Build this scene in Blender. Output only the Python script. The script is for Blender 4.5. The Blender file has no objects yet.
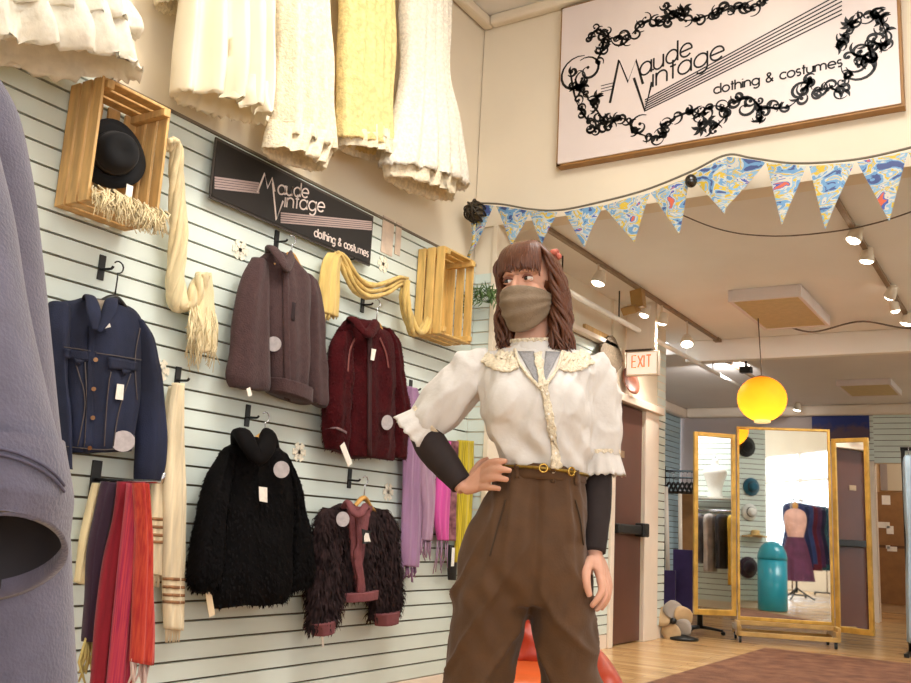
import bpy, bmesh, math, random
from mathutils import Vector, Matrix, noise
from mathutils.bvhtree import BVHTree
V = Vector
S = bpy.context.scene
COL = S.collection
rnd = random.Random(7)

# ---------------------------------------------------------------- camera
FPX, YAW, PITCH, ROLL, CAMZ = 940.72, -0.56857, 0.19677, 0.053785, 0.88
cy, sy, cp, sp, cr, sr = math.cos(YAW), math.sin(YAW), math.cos(PITCH), math.sin(PITCH), math.cos(ROLL), math.sin(ROLL)
FW = V((sy * cp, cy * cp, sp))
_r = V((cy, -sy, 0)); _u = _r.cross(FW)
RT = cr * _r + sr * _u
UP = -sr * _r + cr * _u
CAM = V((0, 0, CAMZ))
R0 = V((cy, -sy, 0)); F0 = V((sy, cy, 0))
cd = bpy.data.cameras.new('camera'); cam = bpy.data.objects.new('camera', cd); COL.objects.link(cam)
cd.sensor_width = 36; cd.lens = FPX / 911 * 36; cd.clip_start = .02
m = Matrix((RT, UP, -FW)).transposed().to_4x4(); m.translation = CAM
cam.matrix_world = m
S.camera = cam

# ---------------------------------------------------------------- light and exposure
S.view_settings.view_transform = 'Standard'; S.view_settings.look = 'None'
S.view_settings.gamma = 1; S.view_settings.use_curve_mapping = False
S.view_settings.exposure = 0.1
S.cycles.use_denoising = True
S.cycles.sample_clamp_indirect = 6
S.cycles.max_bounces = 8
w = bpy.data.worlds.new('world'); S.world = w; w.use_nodes = True
w.node_tree.nodes['Background'].inputs[0].default_value = (.86, .93, 1, 1)
w.node_tree.nodes['Background'].inputs[1].default_value = 5.0

def lamp(kind, name, loc, power, col=(1, .88, .68), target=None, **kw):
    l = bpy.data.lights.new(name, kind); l.energy = power; l.color = col
    for k, v in kw.items(): setattr(l, k, v)
    o = bpy.data.objects.new(name, l); COL.objects.link(o); o.location = loc
    if target is not None:
        o.rotation_euler = (V(target) - V(loc)).to_track_quat('-Z', 'Y').to_euler()
    return o
WARM = (1, .98, .95)
lamp('AREA', 'shop_ceiling_lamp', (-.7, 2.5, 4.05), 92, WARM, (-1.0, 2.5, 0), shape='RECTANGLE', size=1.8, size_y=1.6)
lamp('AREA', 'shop_ceiling_lamp', (.6, -.2, 4.05), 55, (1, .98, .95), (.6, -.6, 0), shape='RECTANGLE', size=1.6, size_y=1.6)
# track spots above the picture: on the gowns, the wall and the big sign
for i, (x, y, ty) in enumerate(((-1.3, .9, 1.7), (-1.3, 2.0, 2.6), (-1.3, 3.0, 3.5))):
    lamp('SPOT', 'track_spot', (x, y, 4.0), 44, (1, .86, .62), (-2.9, ty, 2.8), spot_size=1.25, spot_blend=.9, shadow_soft_size=.05)
lamp('SPOT', 'track_spot', (-1.2, 3.9, 4.05), 5, (1, .86, .64), (-1.5, 4.77, 3.6), spot_size=1.5, spot_blend=.9, shadow_soft_size=.05)
# area fills added out of view to brighten the back and rear rooms
lamp('AREA', 'back_room_fill', (.55, 7.1, 2.9), 150, (1, .98, .96), (.3, 7.1, 0), shape='RECTANGLE', size=1.0, size_y=3.2)
lamp('AREA', 'rear_room_fill', (.5, 11.4, 2.78), 95, (1, .99, .98), (.2, 11.4, 0), shape='RECTANGLE', size=1.0, size_y=2.6)
lamp('SPOT', 'track_spot', (-1.0, 2.6, 4.0), 36, (1, .97, .92), (-2.9, 1.7, 1.2), spot_size=.9, spot_blend=.9, shadow_soft_size=.08)
lamp('SPOT', 'track_spot', (-.9, 3.7, 4.0), 30, (1, .98, .96), (-2.9, 3.2, 1.0), spot_size=1.4, spot_blend=.9, shadow_soft_size=.05)

# ---------------------------------------------------------------- pixel of the photograph -> place
def ray(px, py):
    return RT * ((px - 455.5) / FPX) + UP * (-(py - 341.5) / FPX) + FW
def on_x(px, py, X):
    d = ray(px, py); return CAM + d * (X / d.x)
def on_y(px, py, Y):
    d = ray(px, py); return CAM + d * (Y / d.y)
def on_z(px, py, Z):
    d = ray(px, py); return CAM + d * ((Z - CAMZ) / d.z)
def on_d(px, py, D):
    d = ray(px, py); return CAM + d * (D / d.dot(F0))
def on_plane(px, py, p, n):
    d = ray(px, py); return CAM + d * ((p - CAM).dot(n) / d.dot(n))

# ---------------------------------------------------------------- mesh builder
def catmull(pts, n):
    """pts: list of equal-length tuples / Vectors -> n samples through them"""
    P = [tuple(p) for p in pts]
    if len(P) == 2: P = [P[0], tuple((a + b) / 2 for a, b in zip(*P)), P[1]]
    out = []; k = len(P) - 1
    for i in range(n):
        t = i / (n - 1) * k; j = min(int(t), k - 1); f = t - j
        p0, p1, p2, p3 = P[max(j - 1, 0)], P[j], P[j + 1], P[min(j + 2, k)]
        out.append(tuple(.5 * (2 * b + (c - a) * f + (2 * a - 5 * b + 4 * c - d) * f * f + (3 * b - a - 3 * c + d) * f ** 3)
                         for a, b, c, d in zip(p0, p1, p2, p3)))
    return out

class MB:
    def __init__(s): s.v = []; s.f = []
    def add(s, vs, fs):
        b = len(s.v); s.v += [V(p) for p in vs]; s.f += [tuple(i + b for i in f) for f in fs]; return s
    def box(s, lo, hi, rz=0, c=None):
        x0, y0, z0 = lo; x1, y1, z1 = hi
        vs = [V((x, y, z)) for z in (z0, z1) for x, y in ((x0, y0), (x1, y0), (x1, y1), (x0, y1))]
        return s.add(vs, [(3, 2, 1, 0), (4, 5, 6, 7), (0, 1, 5, 4), (1, 2, 6, 5), (2, 3, 7, 6), (3, 0, 4, 7)])
    def obox(s, c, ax, ay, az):
        """box about c with half-axis vectors"""
        c, ax, ay, az = V(c), V(ax), V(ay), V(az)
        vs = [c + sx * ax + sy_ * ay + sz * az for sz in (-1, 1) for sx, sy_ in ((-1, -1), (1, -1), (1, 1), (-1, 1))]
        return s.add(vs, [(3, 2, 1, 0), (4, 5, 6, 7), (0, 1, 5, 4), (1, 2, 6, 5), (2, 3, 7, 6), (3, 0, 4, 7)])
    def bar(s, a, b, w, t, up=(0, 0, 1)):
        a, b = V(a), V(b); d = (b - a).normalized(); u = V(up)
        sd = d.cross(u)
        if sd.length < 1e-4: sd = d.cross(V((1, 0, 0)))
        sd.normalize(); u = sd.cross(d)
        return s.obox((a + b) / 2, (b - a) / 2, sd * w / 2, u * t / 2)
    def rings(s, R, cap=True, closed=True):
        n = len(R[0]); b = len(s.v)
        for r in R: s.v += [V(p) for p in r]
        for i in range(len(R) - 1):
            for k in range(n if closed else n - 1):
                a = b + i * n + k; c = b + i * n + (k + 1) % n
                s.f.append((a, c, c + n, a + n))
        if cap and closed:
            for i, rev in ((0, True), (len(R) - 1, False)):
                ct = sum((V(p) for p in R[i]), V()) / n; s.v.append(ct); ci = len(s.v) - 1
                for k in range(n):
                    a, c = b + i * n + k, b + i * n + (k + 1) % n
                    s.f.append((c, a, ci) if rev else (a, c, ci))
        return s
    def tube(s, pts, rad, seg=10, n=None, flat=1, up=None, cap=True):
        pts = [V(p) for p in pts]
        if not hasattr(rad, '__len__'): rad = [rad] * len(pts)
        if n:
            q = catmull([tuple(p) + (r,) for p, r in zip(pts, rad)], n)
            pts = [V(p[:3]) for p in q]; rad = [max(p[3], 1e-4) for p in q]
        R = []; t0 = (pts[1] - pts[0]).normalized()
        u = V(up) if up else (V((0, 0, 1)) if abs(t0.z) < .9 else V((1, 0, 0)))
        for i, p in enumerate(pts):
            t = (pts[min(i + 1, len(pts) - 1)] - pts[max(i - 1, 0)])
            t = t.normalized() if t.length > 1e-9 else t0
            u = u - t * u.dot(t)
            if u.length < 1e-5: u = t.orthogonal()
            u.normalize(); sd = t.cross(u)
            R.append([p + (sd * math.cos(a) + u * math.sin(a) * flat) * rad[i] for a in (2 * math.pi * k / seg for k in range(seg))])
        return s.rings(R, cap)
    def ell(s, c, a, b, cc, nu=20, nv=12):
        """ellipsoid with half-axis vectors a, b, cc"""
        c, a, b, cc = V(c), V(a), V(b), V(cc)
        R = [[c + cc * math.cos(math.pi * i / nv) * -1 + (a * math.cos(t) + b * math.sin(t)) * max(math.sin(math.pi * i / nv), .01)
              for t in (2 * math.pi * k / nu for k in range(nu))] for i in range(nv + 1)]
        return s.rings(R)
    def lathe(s, c, prof, axis=(0, 0, 1), seg=20):
        """prof: (radius, height)"""
        c = V(c); ax = V(axis).normalized(); u = ax.orthogonal().normalized(); v = ax.cross(u)
        return s.rings([[c + ax * h + (u * math.cos(t) + v * math.sin(t)) * max(r, 1e-4) for t in (2 * math.pi * k / seg for k in range(seg))] for r, h in prof])
    def loft(s, rows, ax, n=28, m=30, back=1.0, p=1.0, fold=0, freq=6, ph=0, tail=None, open_end=False):
        """rows: (L, R, depth): elliptical sections spanned between L and R, depth along ax"""
        ax = V(ax)
        q = catmull([tuple(a) + tuple(b) + (d,) for a, b, d in rows], m)
        R = []
        for i, r in enumerate(q):
            L, Rr, d = V(r[:3]), V(r[3:6]), max(r[6], .003); c = (L + Rr) / 2; h = (Rr - L) / 2; ring = []
            fv = fold if not callable(fold) else fold(i / (m - 1))
            for k in range(n):
                t = 2 * math.pi * k / n; u, v = math.cos(t), math.sin(t)
                v = math.copysign(abs(v) ** p, v) * (1 if v > 0 else back)
                e = 1 + fv * math.sin(u * freq * 1.7 + ph + i * .03) * (1 if v > 0 else .3)
                ring.append(c + h * u + ax * (d / 2 * v * e))
            R.append(ring)
        if open_end:
            for sc_, up_ in ((.93, .004), (.86, .05), (.80, .13)):
                c_ = sum(R[m - 1], V()) / n
                R.append([c_ + (p_ - c_) * sc_ + V((0, 0, up_)) for p_ in R[m - 1]])
        if tail:
            for k in range(n): R[m - 1][k] = R[m - 1][k] + V((0, 0, tail * math.sin(k * 2.3 + ph) + tail * .5 * math.sin(k * 5.1)))
        return s.rings(R)
    def slab(s, poly, t):
        """poly: 3D outline, t: thickness vector"""
        n = len(poly); t = V(t); b = len(s.v); P = [V(p) for p in poly]
        s.v += P + [p + t for p in P]
        s.f += [tuple(b + i for i in range(n))[::-1], tuple(b + n + i for i in range(n))]
        s.f += [(b + i, b + (i + 1) % n, b + n + (i + 1) % n, b + n + i) for i in range(n)]
        return s
    def ribbon(s, pts, w, nrm, t=.002):
        """flat strip along pts (3D) of width w (number or list), facing nrm"""
        pts = [V(p) for p in pts]; nrm = V(nrm).normalized(); n = len(pts)
        if not hasattr(w, '__len__'): w = [w] * n
        R = []
        for i, p in enumerate(pts):
            d = pts[min(i + 1, n - 1)] - pts[max(i - 1, 0)]
            if d.length < 1e-9: d = V((0, 0, 1))
            sd = d.normalized().cross(nrm) * w[i] / 2
            R.append([p - sd, p + sd, p + sd + nrm * t, p - sd + nrm * t])
        return s.rings(R)
    def noise(s, amp, sc, ax=None, stretch=(1, 1, 1), seed=0):
        o = V((seed * 7.3, seed * 3.1, seed * 1.7))
        if ax is None:
            nr = s.normals()
        for i, p in enumerate(s.v):
            q = V((p.x * stretch[0], p.y * stretch[1], p.z * stretch[2])) * sc + o
            k = amp * (noise.noise(q) + .5 * noise.noise(q * 2.1))
            s.v[i] = p + (V(ax) if ax is not None else nr[i]) * k
        return s
    def normals(s):
        N = [V() for _ in s.v]
        for f in s.f:
            a, b, c = s.v[f[0]], s.v[f[1]], s.v[f[2]]
            if len(f) > 3: n = (s.v[f[2]] - a).cross(s.v[f[3]] - b)
            else: n = (b - a).cross(c - a)
            for i in f: N[i] += n
        return [n.normalized() if n.length > 1e-12 else V((0, 0, 1)) for n in N]
    def bvh(s): return BVHTree.FromPolygons([tuple(p) for p in s.v], s.f)
    def fur(s, n, ln, wd, droop=.6, seed=1, curl=.3):
        r = random.Random(seed); F = [f for f in s.f if len(f) == 4]
        ar = []; tot = 0
        for f in F:
            tot += ((s.v[f[2]] - s.v[f[0]]).cross(s.v[f[3]] - s.v[f[1]])).length; ar.append(tot)
        import bisect
        vs = []; fs = []
        for _ in range(n):
            f = F[min(bisect.bisect(ar, r.random() * tot), len(F) - 1)]
            a, b, c, d = (s.v[i] for i in f); u, v = r.random(), r.random()
            p = (a * (1 - u) + b * u) * (1 - v) + (d * (1 - u) + c * u) * v
            nn = (c - a).cross(d - b)
            if nn.length < 1e-12: continue
            nn.normalize()
            dr = nn * (1 - droop) + V((r.uniform(-curl, curl), r.uniform(-curl, curl), -droop))
            dr.normalize(); l = ln * r.uniform(.6, 1.3); sd = dr.cross(nn)
            if sd.length < 1e-4: continue
            sd = sd.normalized() * wd
            md = p + dr * l * .5 + nn * l * .18; e = p + dr * l + V((r.uniform(-.3, .3), r.uniform(-.3, .3), -.2)) * l * .5
            k = len(vs); vs += [p - sd, p + sd, md + sd * .8, md - sd * .8, e]
            fs += [(k, k + 1, k + 2, k + 3), (k + 3, k + 2, k + 4)]
        return s.add(vs, fs)
    def build(s, name, mat, parent=None, smooth=True, bevel=0):
        me = bpy.data.meshes.new(name); org = V()
        if parent is not None: org = ORG[parent.name]
        elif s.v:
            lo = V((min(p.x for p in s.v), min(p.y for p in s.v), min(p.z for p in s.v))); hi = V((max(p.x for p in s.v), max(p.y for p in s.v), max(p.z for p in s.v)))
            org = V(((lo.x + hi.x) / 2, (lo.y + hi.y) / 2, lo.z))
        me.from_pydata([tuple(p - org) for p in s.v], [], s.f)
        me.materials.append(mat)
        if smooth and name not in ('size_sticker', 'price_tag', 'neck_tag', 'paper_tag', 'tag_print', 'button'): me.polygons.foreach_set('use_smooth', [True] * len(me.polygons))
        me.update()
        o = bpy.data.objects.new(name, me); COL.objects.link(o)
        if parent is not None: o.parent = parent; ORG[o.name] = org
        else: o.location = org; ORG[o.name] = org
        if bevel:
            b = o.modifiers.new('edge', 'BEVEL'); b.width = bevel; b.segments = 2; b.limit_method = 'ANGLE'
        return o
ORG = {}
def empty(name, loc):
    o = bpy.data.objects.new(name, None); COL.objects.link(o); o.location = loc; o.empty_display_size = .1
    ORG[o.name] = V(loc); return o
def tag(o, label, cat, group=None):
    o['label'] = label; o['category'] = cat
    if group: o['group'] = group
    return o
def struct(o): o['kind'] = 'structure'; return o
def thing(name, loc, label, cat, group=None): return tag(empty(name, loc), label, cat, group)
def hit(px, py, bvhs, off=.003, fallback=None):
    d = ray(px, py).normalized(); best = None
    for b in bvhs:
        h = b.ray_cast(CAM, d)
        if h[0] is not None and (best is None or h[3] < best[2]): best = (h[0], h[1], h[3])
    if best is None:
        return (fallback, -d) if fallback is not None else (None, -d)
    n = best[1] if best[1].dot(d) < 0 else -best[1]
    return best[0] + n * off, n
def patch(mb, quad, bvhs, off=.004, nu=6, nv=6, back=.006, fb=None):
    """a cloth patch between four pixels, laid on the surfaces in bvhs"""
    P = []; N = []
    (ax, ay), (bx, by), (cx, cy_), (dx, dy) = quad
    for j in range(nv + 1):
        for i in range(nu + 1):
            u, v = i / nu, j / nv
            x = (ax * (1 - u) + bx * u) * (1 - v) + (dx * (1 - u) + cx * u) * v
            y = (ay * (1 - u) + by * u) * (1 - v) + (dy * (1 - u) + cy_ * u) * v
            h, n = hit(x, y, bvhs, off); P.append(h); N.append(n)
    ok = [p for p in P if p is not None]
    if not ok: return mb
    for i, p in enumerate(P):
        if p is None:
            # nearest filled neighbour's distance along this ray
            j = min((k for k in range(len(P)) if P[k] is not None), key=lambda k: abs(k % (nu + 1) - i % (nu + 1)) + abs(k // (nu + 1) - i // (nu + 1)))
            u, v = (i % (nu + 1)) / nu, (i // (nu + 1)) / nv
            x = (ax * (1 - u) + bx * u) * (1 - v) + (dx * (1 - u) + cx * u) * v
            y = (ay * (1 - u) + by * u) * (1 - v) + (dy * (1 - u) + cy_ * u) * v
            d = ray(x, y); P[i] = CAM + d * ((P[j] - CAM).dot(FW) / d.dot(FW)); N[i] = N[j]
    b = len(mb.v); n1 = nu + 1; k = len(P)
    mb.v += P + [p - n * back for p, n in zip(P, N)]
    for j in range(nv):
        for i in range(nu):
            a = b + j * n1 + i
            mb.f.append((a + n1, a + n1 + 1, a + 1, a)); mb.f.append((a + k, a + k + 1, a + k + n1 + 1, a + k + n1))
    edge = [i for i in range(n1)] + [j * n1 + nu for j in range(1, nv + 1)] + [nv * n1 + i for i in range(nu - 1, -1, -1)] + [j * n1 for j in range(nv - 1, 0, -1)]
    for a, c in zip(edge, edge[1:] + edge[:1]): mb.f.append((b + a, b + c, b + k + c, b + k + a))
    return mb
def disc(mb, px, py, r, bvhs, off=.006, el=1.0, n=18, th=.002):
    c, nn = hit(px, py, bvhs, off)
    if c is None: return mb
    vw = (CAM - c).normalized(); nn = (nn + vw * .4).normalized()
    u = nn.cross(V((0, 0, 1))).normalized(); v = nn.cross(u)
    c = c + nn * .004
    R = r / FPX * (c - CAM).dot(FW)
    return mb.slab([c + (u * math.cos(2 * math.pi * k / n) + v * math.sin(2 * math.pi * k / n) * el) * R for k in range(n)], nn * th)

# ---------------------------------------------------------------- materials
def lin(c): return tuple((x / 12.92 if x <= .04045 else ((x + .055) / 1.055) ** 2.4) for x in c)
MATS = {}
def mat(name, col, rough=.7, metal=0, var=.12, vs=8, bump=0, bs=60, stretch=None, spec=.4, emit=None, es=0, sheen=0, col2=None, coat=0, trans=0):
    """sRGB colour, mottled by noise between darker and lighter of itself, with a bump"""
    if name in MATS: return MATS[name]
    M = bpy.data.materials.new(name); M.use_nodes = True; nt = M.node_tree; b = nt.nodes['Principled BSDF']
    c = lin(col); b.inputs['Roughness'].default_value = rough; b.inputs['Metallic'].default_value = metal
    b.inputs['Specular IOR Level'].default_value = spec; b.inputs['Sheen Weight'].default_value = sheen
    b.inputs['Coat Weight'].default_value = coat
    tc = nt.nodes.new('ShaderNodeTexCoord'); mp = nt.nodes.new('ShaderNodeMapping'); nt.links.new(tc.outputs['Object'], mp.inputs[0])
    if stretch: mp.inputs['Scale'].default_value = stretch
    nz = nt.nodes.new('ShaderNodeTexNoise'); nz.inputs['Scale'].default_value = vs; nz.inputs['Detail'].default_value = 4
    nt.links.new(mp.outputs[0], nz.inputs['Vector'])
    rp = nt.nodes.new('ShaderNodeValToRGB'); nt.links.new(nz.outputs[0], rp.inputs[0])
    c2 = lin(col2) if col2 else tuple(x * (1 + var) for x in c); c1 = c if col2 else tuple(x * (1 - var) for x in c)
    rp.color_ramp.elements[0].position = .35; rp.color_ramp.elements[1].position = .65
    rp.color_ramp.elements[0].color = (*c1, 1); rp.color_ramp.elements[1].color = (*c2, 1)
    nt.links.new(rp.outputs[0], b.inputs['Base Color'])
    if bump:
        n2 = nt.nodes.new('ShaderNodeTexNoise'); n2.inputs['Scale'].default_value = bs; n2.inputs['Detail'].default_value = 3
        nt.links.new(mp.outputs[0], n2.inputs['Vector'])
        bp = nt.nodes.new('ShaderNodeBump'); bp.inputs['Strength'].default_value = bump; bp.inputs['Distance'].default_value = .01
        nt.links.new(n2.outputs[0], bp.inputs['Height']); nt.links.new(bp.outputs[0], b.inputs['Normal'])
    if emit: b.inputs['Emission Color'].default_value = (*lin(emit), 1); b.inputs['Emission Strength'].default_value = es
    if trans:
        tr = nt.nodes.new('ShaderNodeBsdfTranslucent'); nt.links.new(rp.outputs[0], tr.inputs[0])
        mx = nt.nodes.new('ShaderNodeMixShader'); mx.inputs[0].default_value = trans
        nt.links.new(b.outputs[0], mx.inputs[1]); nt.links.new(tr.outputs[0], mx.inputs[2])
        nt.links.new(mx.outputs[0], nt.nodes['Material Output'].inputs[0])
    MATS[name] = M; return M
def alpha(M, a):
    M.node_tree.nodes['Principled BSDF'].inputs['Alpha'].default_value = a; return M
def stripes(name, cols, scale, axis='Z', rough=.8, dist=0):
    """bands of colour across an object's own axis"""
    M = bpy.data.materials.new(name); M.use_nodes = True; nt = M.node_tree; b = nt.nodes['Principled BSDF']; b.inputs['Roughness'].default_value = rough
    tc = nt.nodes.new('ShaderNodeTexCoord'); wv = nt.nodes.new('ShaderNodeTexWave'); wv.bands_direction = axis; wv.wave_profile = 'SAW'
    wv.inputs['Scale'].default_value = scale; wv.inputs['Distortion'].default_value = dist
    nt.links.new(tc.outputs['Object'], wv.inputs[0]); rp = nt.nodes.new('ShaderNodeValToRGB'); rp.color_ramp.interpolation = 'CONSTANT'
    nt.links.new(wv.outputs[1], rp.inputs[0]); e = rp.color_ramp.elements
    for i, (p, c) in enumerate(cols):
        el = e[i] if i < 2 else e.new(p)
        el.position = p; el.color = (*lin(c), 1)
    nt.links.new(rp.outputs[0], b.inputs['Base Color']); return M

M_CREAM = mat('cream_paint', (.90, .85, .76), .75, var=.03, vs=1.5, bump=.05, bs=30)
M_SLAT = mat('mint_slat_paint', (.83, .865, .83), .5, var=.03, vs=3, spec=.4)
M_GROOVE = mat('raw_groove_board', (.40, .36, .29), .9, var=.2)
M_CEIL = mat('ceiling_paint', (.92, .90, .87), .8, var=.03, vs=1.2, bump=.04, bs=20)
M_TRIM = mat('trim_paint', (.90, .84, .77), .5, var=.02)
M_BLACK = mat('black_metal', (.05, .05, .05), .45, spec=.5)
M_CHROME = mat('chrome', (.75, .75, .77), .2, metal=1, var=.02)
M_WHITE = mat('white_card', (.93, .92, .89), .6, var=.04, vs=40)
M_PINE = mat('pine_slat', (.79, .63, .40), .55, var=.18, vs=9, stretch=(4, 4, .7), bump=.1, bs=40)
M_WOOD = mat('wood_hanger', (.78, .58, .30), .5, var=.15, vs=10)
M_MIRROR = mat('mirror_glass', (.93, .95, .95), .02, metal=1, var=0)
M_GOLD = mat('gilt_wood', (.80, .63, .30), .4, var=.18, vs=10, metal=.35)
# ---------------------------------------------------------------- setting
W, HY, BX, BY, AX = -2.93, 4.77, -3.14, 13.5, -4.6
CZ, BZ, BZ2 = 4.13, 2.92, 2.80
def floor_mat():
    M = bpy.data.materials.new('floor_boards'); M.use_nodes = True; nt = M.node_tree; b = nt.nodes['Principled BSDF']
    tc = nt.nodes.new('ShaderNodeTexCoord'); br = nt.nodes.new('ShaderNodeTexBrick'); nt.links.new(tc.outputs['Object'], br.inputs[0])
    br.inputs['Scale'].default_value = 1; br.inputs['Brick Width'].default_value = 1.1; br.inputs['Row Height'].default_value = .09; br.inputs['Mortar Size'].default_value = .0015
    br.inputs['Color1'].default_value = (*lin((.80, .65, .45)), 1); br.inputs['Color2'].default_value = (*lin((.72, .56, .37)), 1); br.inputs['Mortar'].default_value = (*lin((.42, .29, .16)), 1)
    mp = nt.nodes.new('ShaderNodeMapping'); mp.inputs['Scale'].default_value = (1.5, 14, 1); nt.links.new(tc.outputs['Object'], mp.inputs[0])
    nz = nt.nodes.new('ShaderNodeTexNoise'); nz.inputs['Scale'].default_value = 2; nz.inputs['Detail'].default_value = 6; nt.links.new(mp.outputs[0], nz.inputs[0])
    mx = nt.nodes.new('ShaderNodeMix'); mx.data_type = 'RGBA'; mx.blend_type = 'OVERLAY'; mx.inputs[0].default_value = .5
    nt.links.new(br.outputs[0], mx.inputs[6]); nt.links.new(nz.outputs[0], mx.inputs[7]); nt.links.new(mx.outputs[2], b.inputs['Base Color'])
    b.inputs['Roughness'].default_value = .22; return M
M_FLOOR = floor_mat()
struct(MB().box((-5, -3.2, -.1), (4.7, 16.4, 0)).build('floor', M_FLOOR, smooth=False))
struct(MB().box((W - .3, -3.2, CZ), (4.7, HY + .16, CZ + .12)).build('ceiling', M_CEIL, smooth=False))
struct(MB().box((BX - .2, HY + .16, BZ), (1.8, 9.4, BZ + .12)).build('ceiling', M_CEIL, smooth=False))
M_CEIL2 = mat('rear_ceiling_paint', (.86, .83, .81), .8, var=.03, vs=1.2)
struct(MB().box((AX - .2, 9.4, BZ2), (1.8, 16.4, BZ2 + .12)).build('ceiling', M_CEIL2, smooth=False))
def slatwall(p0, p1, z0, z1, nrm, name, mat_=None, pitch=.0755, th=.016, gap=.009):
    p0, p1, nr = V((*p0, 0)), V((*p1, 0)), V(nrm); mb = MB(); z = z0
    while z < z1 - .01:
        zt = min(z + pitch - gap, z1); c = (p0 + p1) / 2 - nr * th / 2; c.z = (z + zt) / 2
        mb.obox(c, (p1 - p0) / 2, nr * th / 2, (0, 0, (zt - z) / 2)); z += pitch
    a = struct(mb.build(name, mat_ or M_SLAT, smooth=False))
    c = (p0 + p1) / 2 - nr * (th + .005); c.z = (z0 + z1) / 2
    struct(MB().obox(c, (p1 - p0) / 2, nr * .005, (0, 0, (z1 - z0) / 2)).build(name, M_GROOVE, smooth=False)); return a
ZS0, ZS1 = on_x(446.6, 672, W).z, 2.47
slatwall((W, -1.5), (W, HY - .003), ZS0, ZS1, (1, 0, 0), 'wall_left')
struct(MB().box((W - .22, -3.2, 0), (W - .027, HY + .16, CZ)).build('wall_left', M_CREAM, smooth=False))
struct(MB().box((W - .026, -3.0, 0), (W - .002, HY, ZS0 - .006)).build('baseboard_left', M_TRIM, smooth=False, bevel=.004))
struct(MB().box((W - .026, -1.5, ZS1 + .002), (W + .006, HY - .002, ZS1 + .014)).build('trim_1', mat('slat_top_edge', (.45, .40, .33), .6), smooth=False))
# header wall over the opening, stub beside it and pier
OX0, OX1, OX2, OX3, OZ = -2.79, -.40, .35, 3.2, 2.72
struct(MB().box((W - .02, HY, OZ), (4.7, HY + .15, CZ)).box((W - .02, HY + .012, 0), (OX0, HY + .15, OZ)).box((OX1, HY, 0), (OX2, HY + .128, OZ)).box((OX3, HY, 0), (4.7, HY + .15, OZ)).build('wall_front', M_CREAM, smooth=False))
slatwall((W, HY), (OX0 - .02, HY), ZS0, 2.42, (0, -1, 0), 'wall_front')
struct(MB().box((OX0 - .02, HY - .012, 0), (OX0 + .012, HY + .16, OZ)).build('trim_2', M_CREAM, smooth=False, bevel=.004))
slatwall((OX1, HY + .15), (OX2, HY + .15), .1, OZ, (0, 1, 0), 'wall_front')
# crown in the corner of the tall room
struct(MB().box((W - .02, -3, CZ - .07), (W + .05, HY, CZ)).build('trim_3', M_CREAM, smooth=False, bevel=.02))
struct(MB().box((W + .05, HY - .07, CZ - .07), (4.5, HY, CZ)).build('trim_4', M_CREAM, smooth=False, bevel=.02))
# walls behind the photographer: street window and a side wall
struct(MB().box((W - .2, -3.3, 0), (.55, -3.1, CZ)).box((4.3, -3.3, 0), (4.7, -3.1, CZ)).box((.55, -3.3, 0), (4.3, -3.1, .45)).box((.55, -3.3, 3.3), (4.3, -3.1, CZ)).build('wall_street', M_CREAM, smooth=False))
wf = MB()
for x in (.55, 1.8, 3.05, 4.3): wf.box((x - .03, -3.24, .45), (x + .03, -3.16, 3.3))
for z in (.45, 2.5, 3.3): wf.box((.55, -3.235, z - .03), (4.3, -3.165, z + .03))
struct(wf.build('window_1', M_TRIM, smooth=False))
struct(MB().box((4.55, -3.3, 0), (4.7, -2.1, CZ)).box((4.55, .75, 0), (4.7, HY, CZ)).box((4.55, -2.1, 0), (4.7, .75, .55)).box((4.55, -2.1, 2.9), (4.7, .75, CZ)).build('wall_right', M_CREAM, smooth=False))
wf = MB()
for y in (-2.1, -.68, .75): wf.box((4.57, y - .03, .55), (4.63, y + .03, 2.9))
for z in (.55, 2.3, 2.9): wf.box((4.575, -2.1, z - .03), (4.625, .75, z + .03))
struct(wf.build('window_2', M_TRIM, smooth=False))
# back room
struct(MB().box((BX - .2, HY + .15, 0), (BX - .024, 7.45, BZ)).box((BX - .2, 7.45, 2.06), (BX - .003, 8.77, BZ)).box((BX - .2, 8.20, 0), (BX - .003, 8.50, 2.06)).box((BX - .2, 8.50, 0), (BX - .024, 8.77, 2.06))
       .box((BX - .2, 7.45, 0), (BX - .12, 8.2, 2.06)).build('wall_back_left', M_CREAM, smooth=False))
slatwall((BX, HY + .15), (BX, 7.44), .115, 2.45, (1, 0, 0), 'wall_back_left')
slatwall((BX, 8.55), (BX, 8.77), .115, 2.75, (1, 0, 0), 'wall_back_left')
struct(MB().box((BX - .02, HY + .15, 0), (BX - .001, 7.43, .108)).box((BX - .02, 8.55, 0), (BX - .001, 8.77, .108)).build('baseboard_back', M_TRIM, smooth=False))
struct(MB().box((BX, HY + .2, 2.46), (BX + .07, 7.4, 2.5)).build('trim_5', M_TRIM, smooth=False, bevel=.006))
struct(MB().box((BX - .002, 7.43, 0), (BX + .022, 7.51, 2.06)).box((BX - .002, 8.2, 0), (BX + .022, 8.54, 2.06)).box((BX - .002, 7.40, 2.04), (BX + .06, 8.58, 2.11)).build('trim_6', M_TRIM, smooth=False, bevel=.006))
d = empty('door_1', (BX - .02, 7.85, 0)); d['kind'] = 'structure'
M_DOOR = mat('brown_door_paint', (.36, .22, .18), .35, var=.08, vs=3)
MB().box((BX - .06, 7.515, .01), (BX - .015, 8.195, 2.035)).build('door_panel', M_DOOR, d, smooth=False, bevel=.004)
MB().box((BX - .015, 7.54, .92), (BX + .05, 8.17, 1.0)).box((BX - .015, 8.05, .90), (BX + .075, 8.18, 1.02)).build('panic_bar', M_BLACK, d, smooth=False, bevel=.012)
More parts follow.
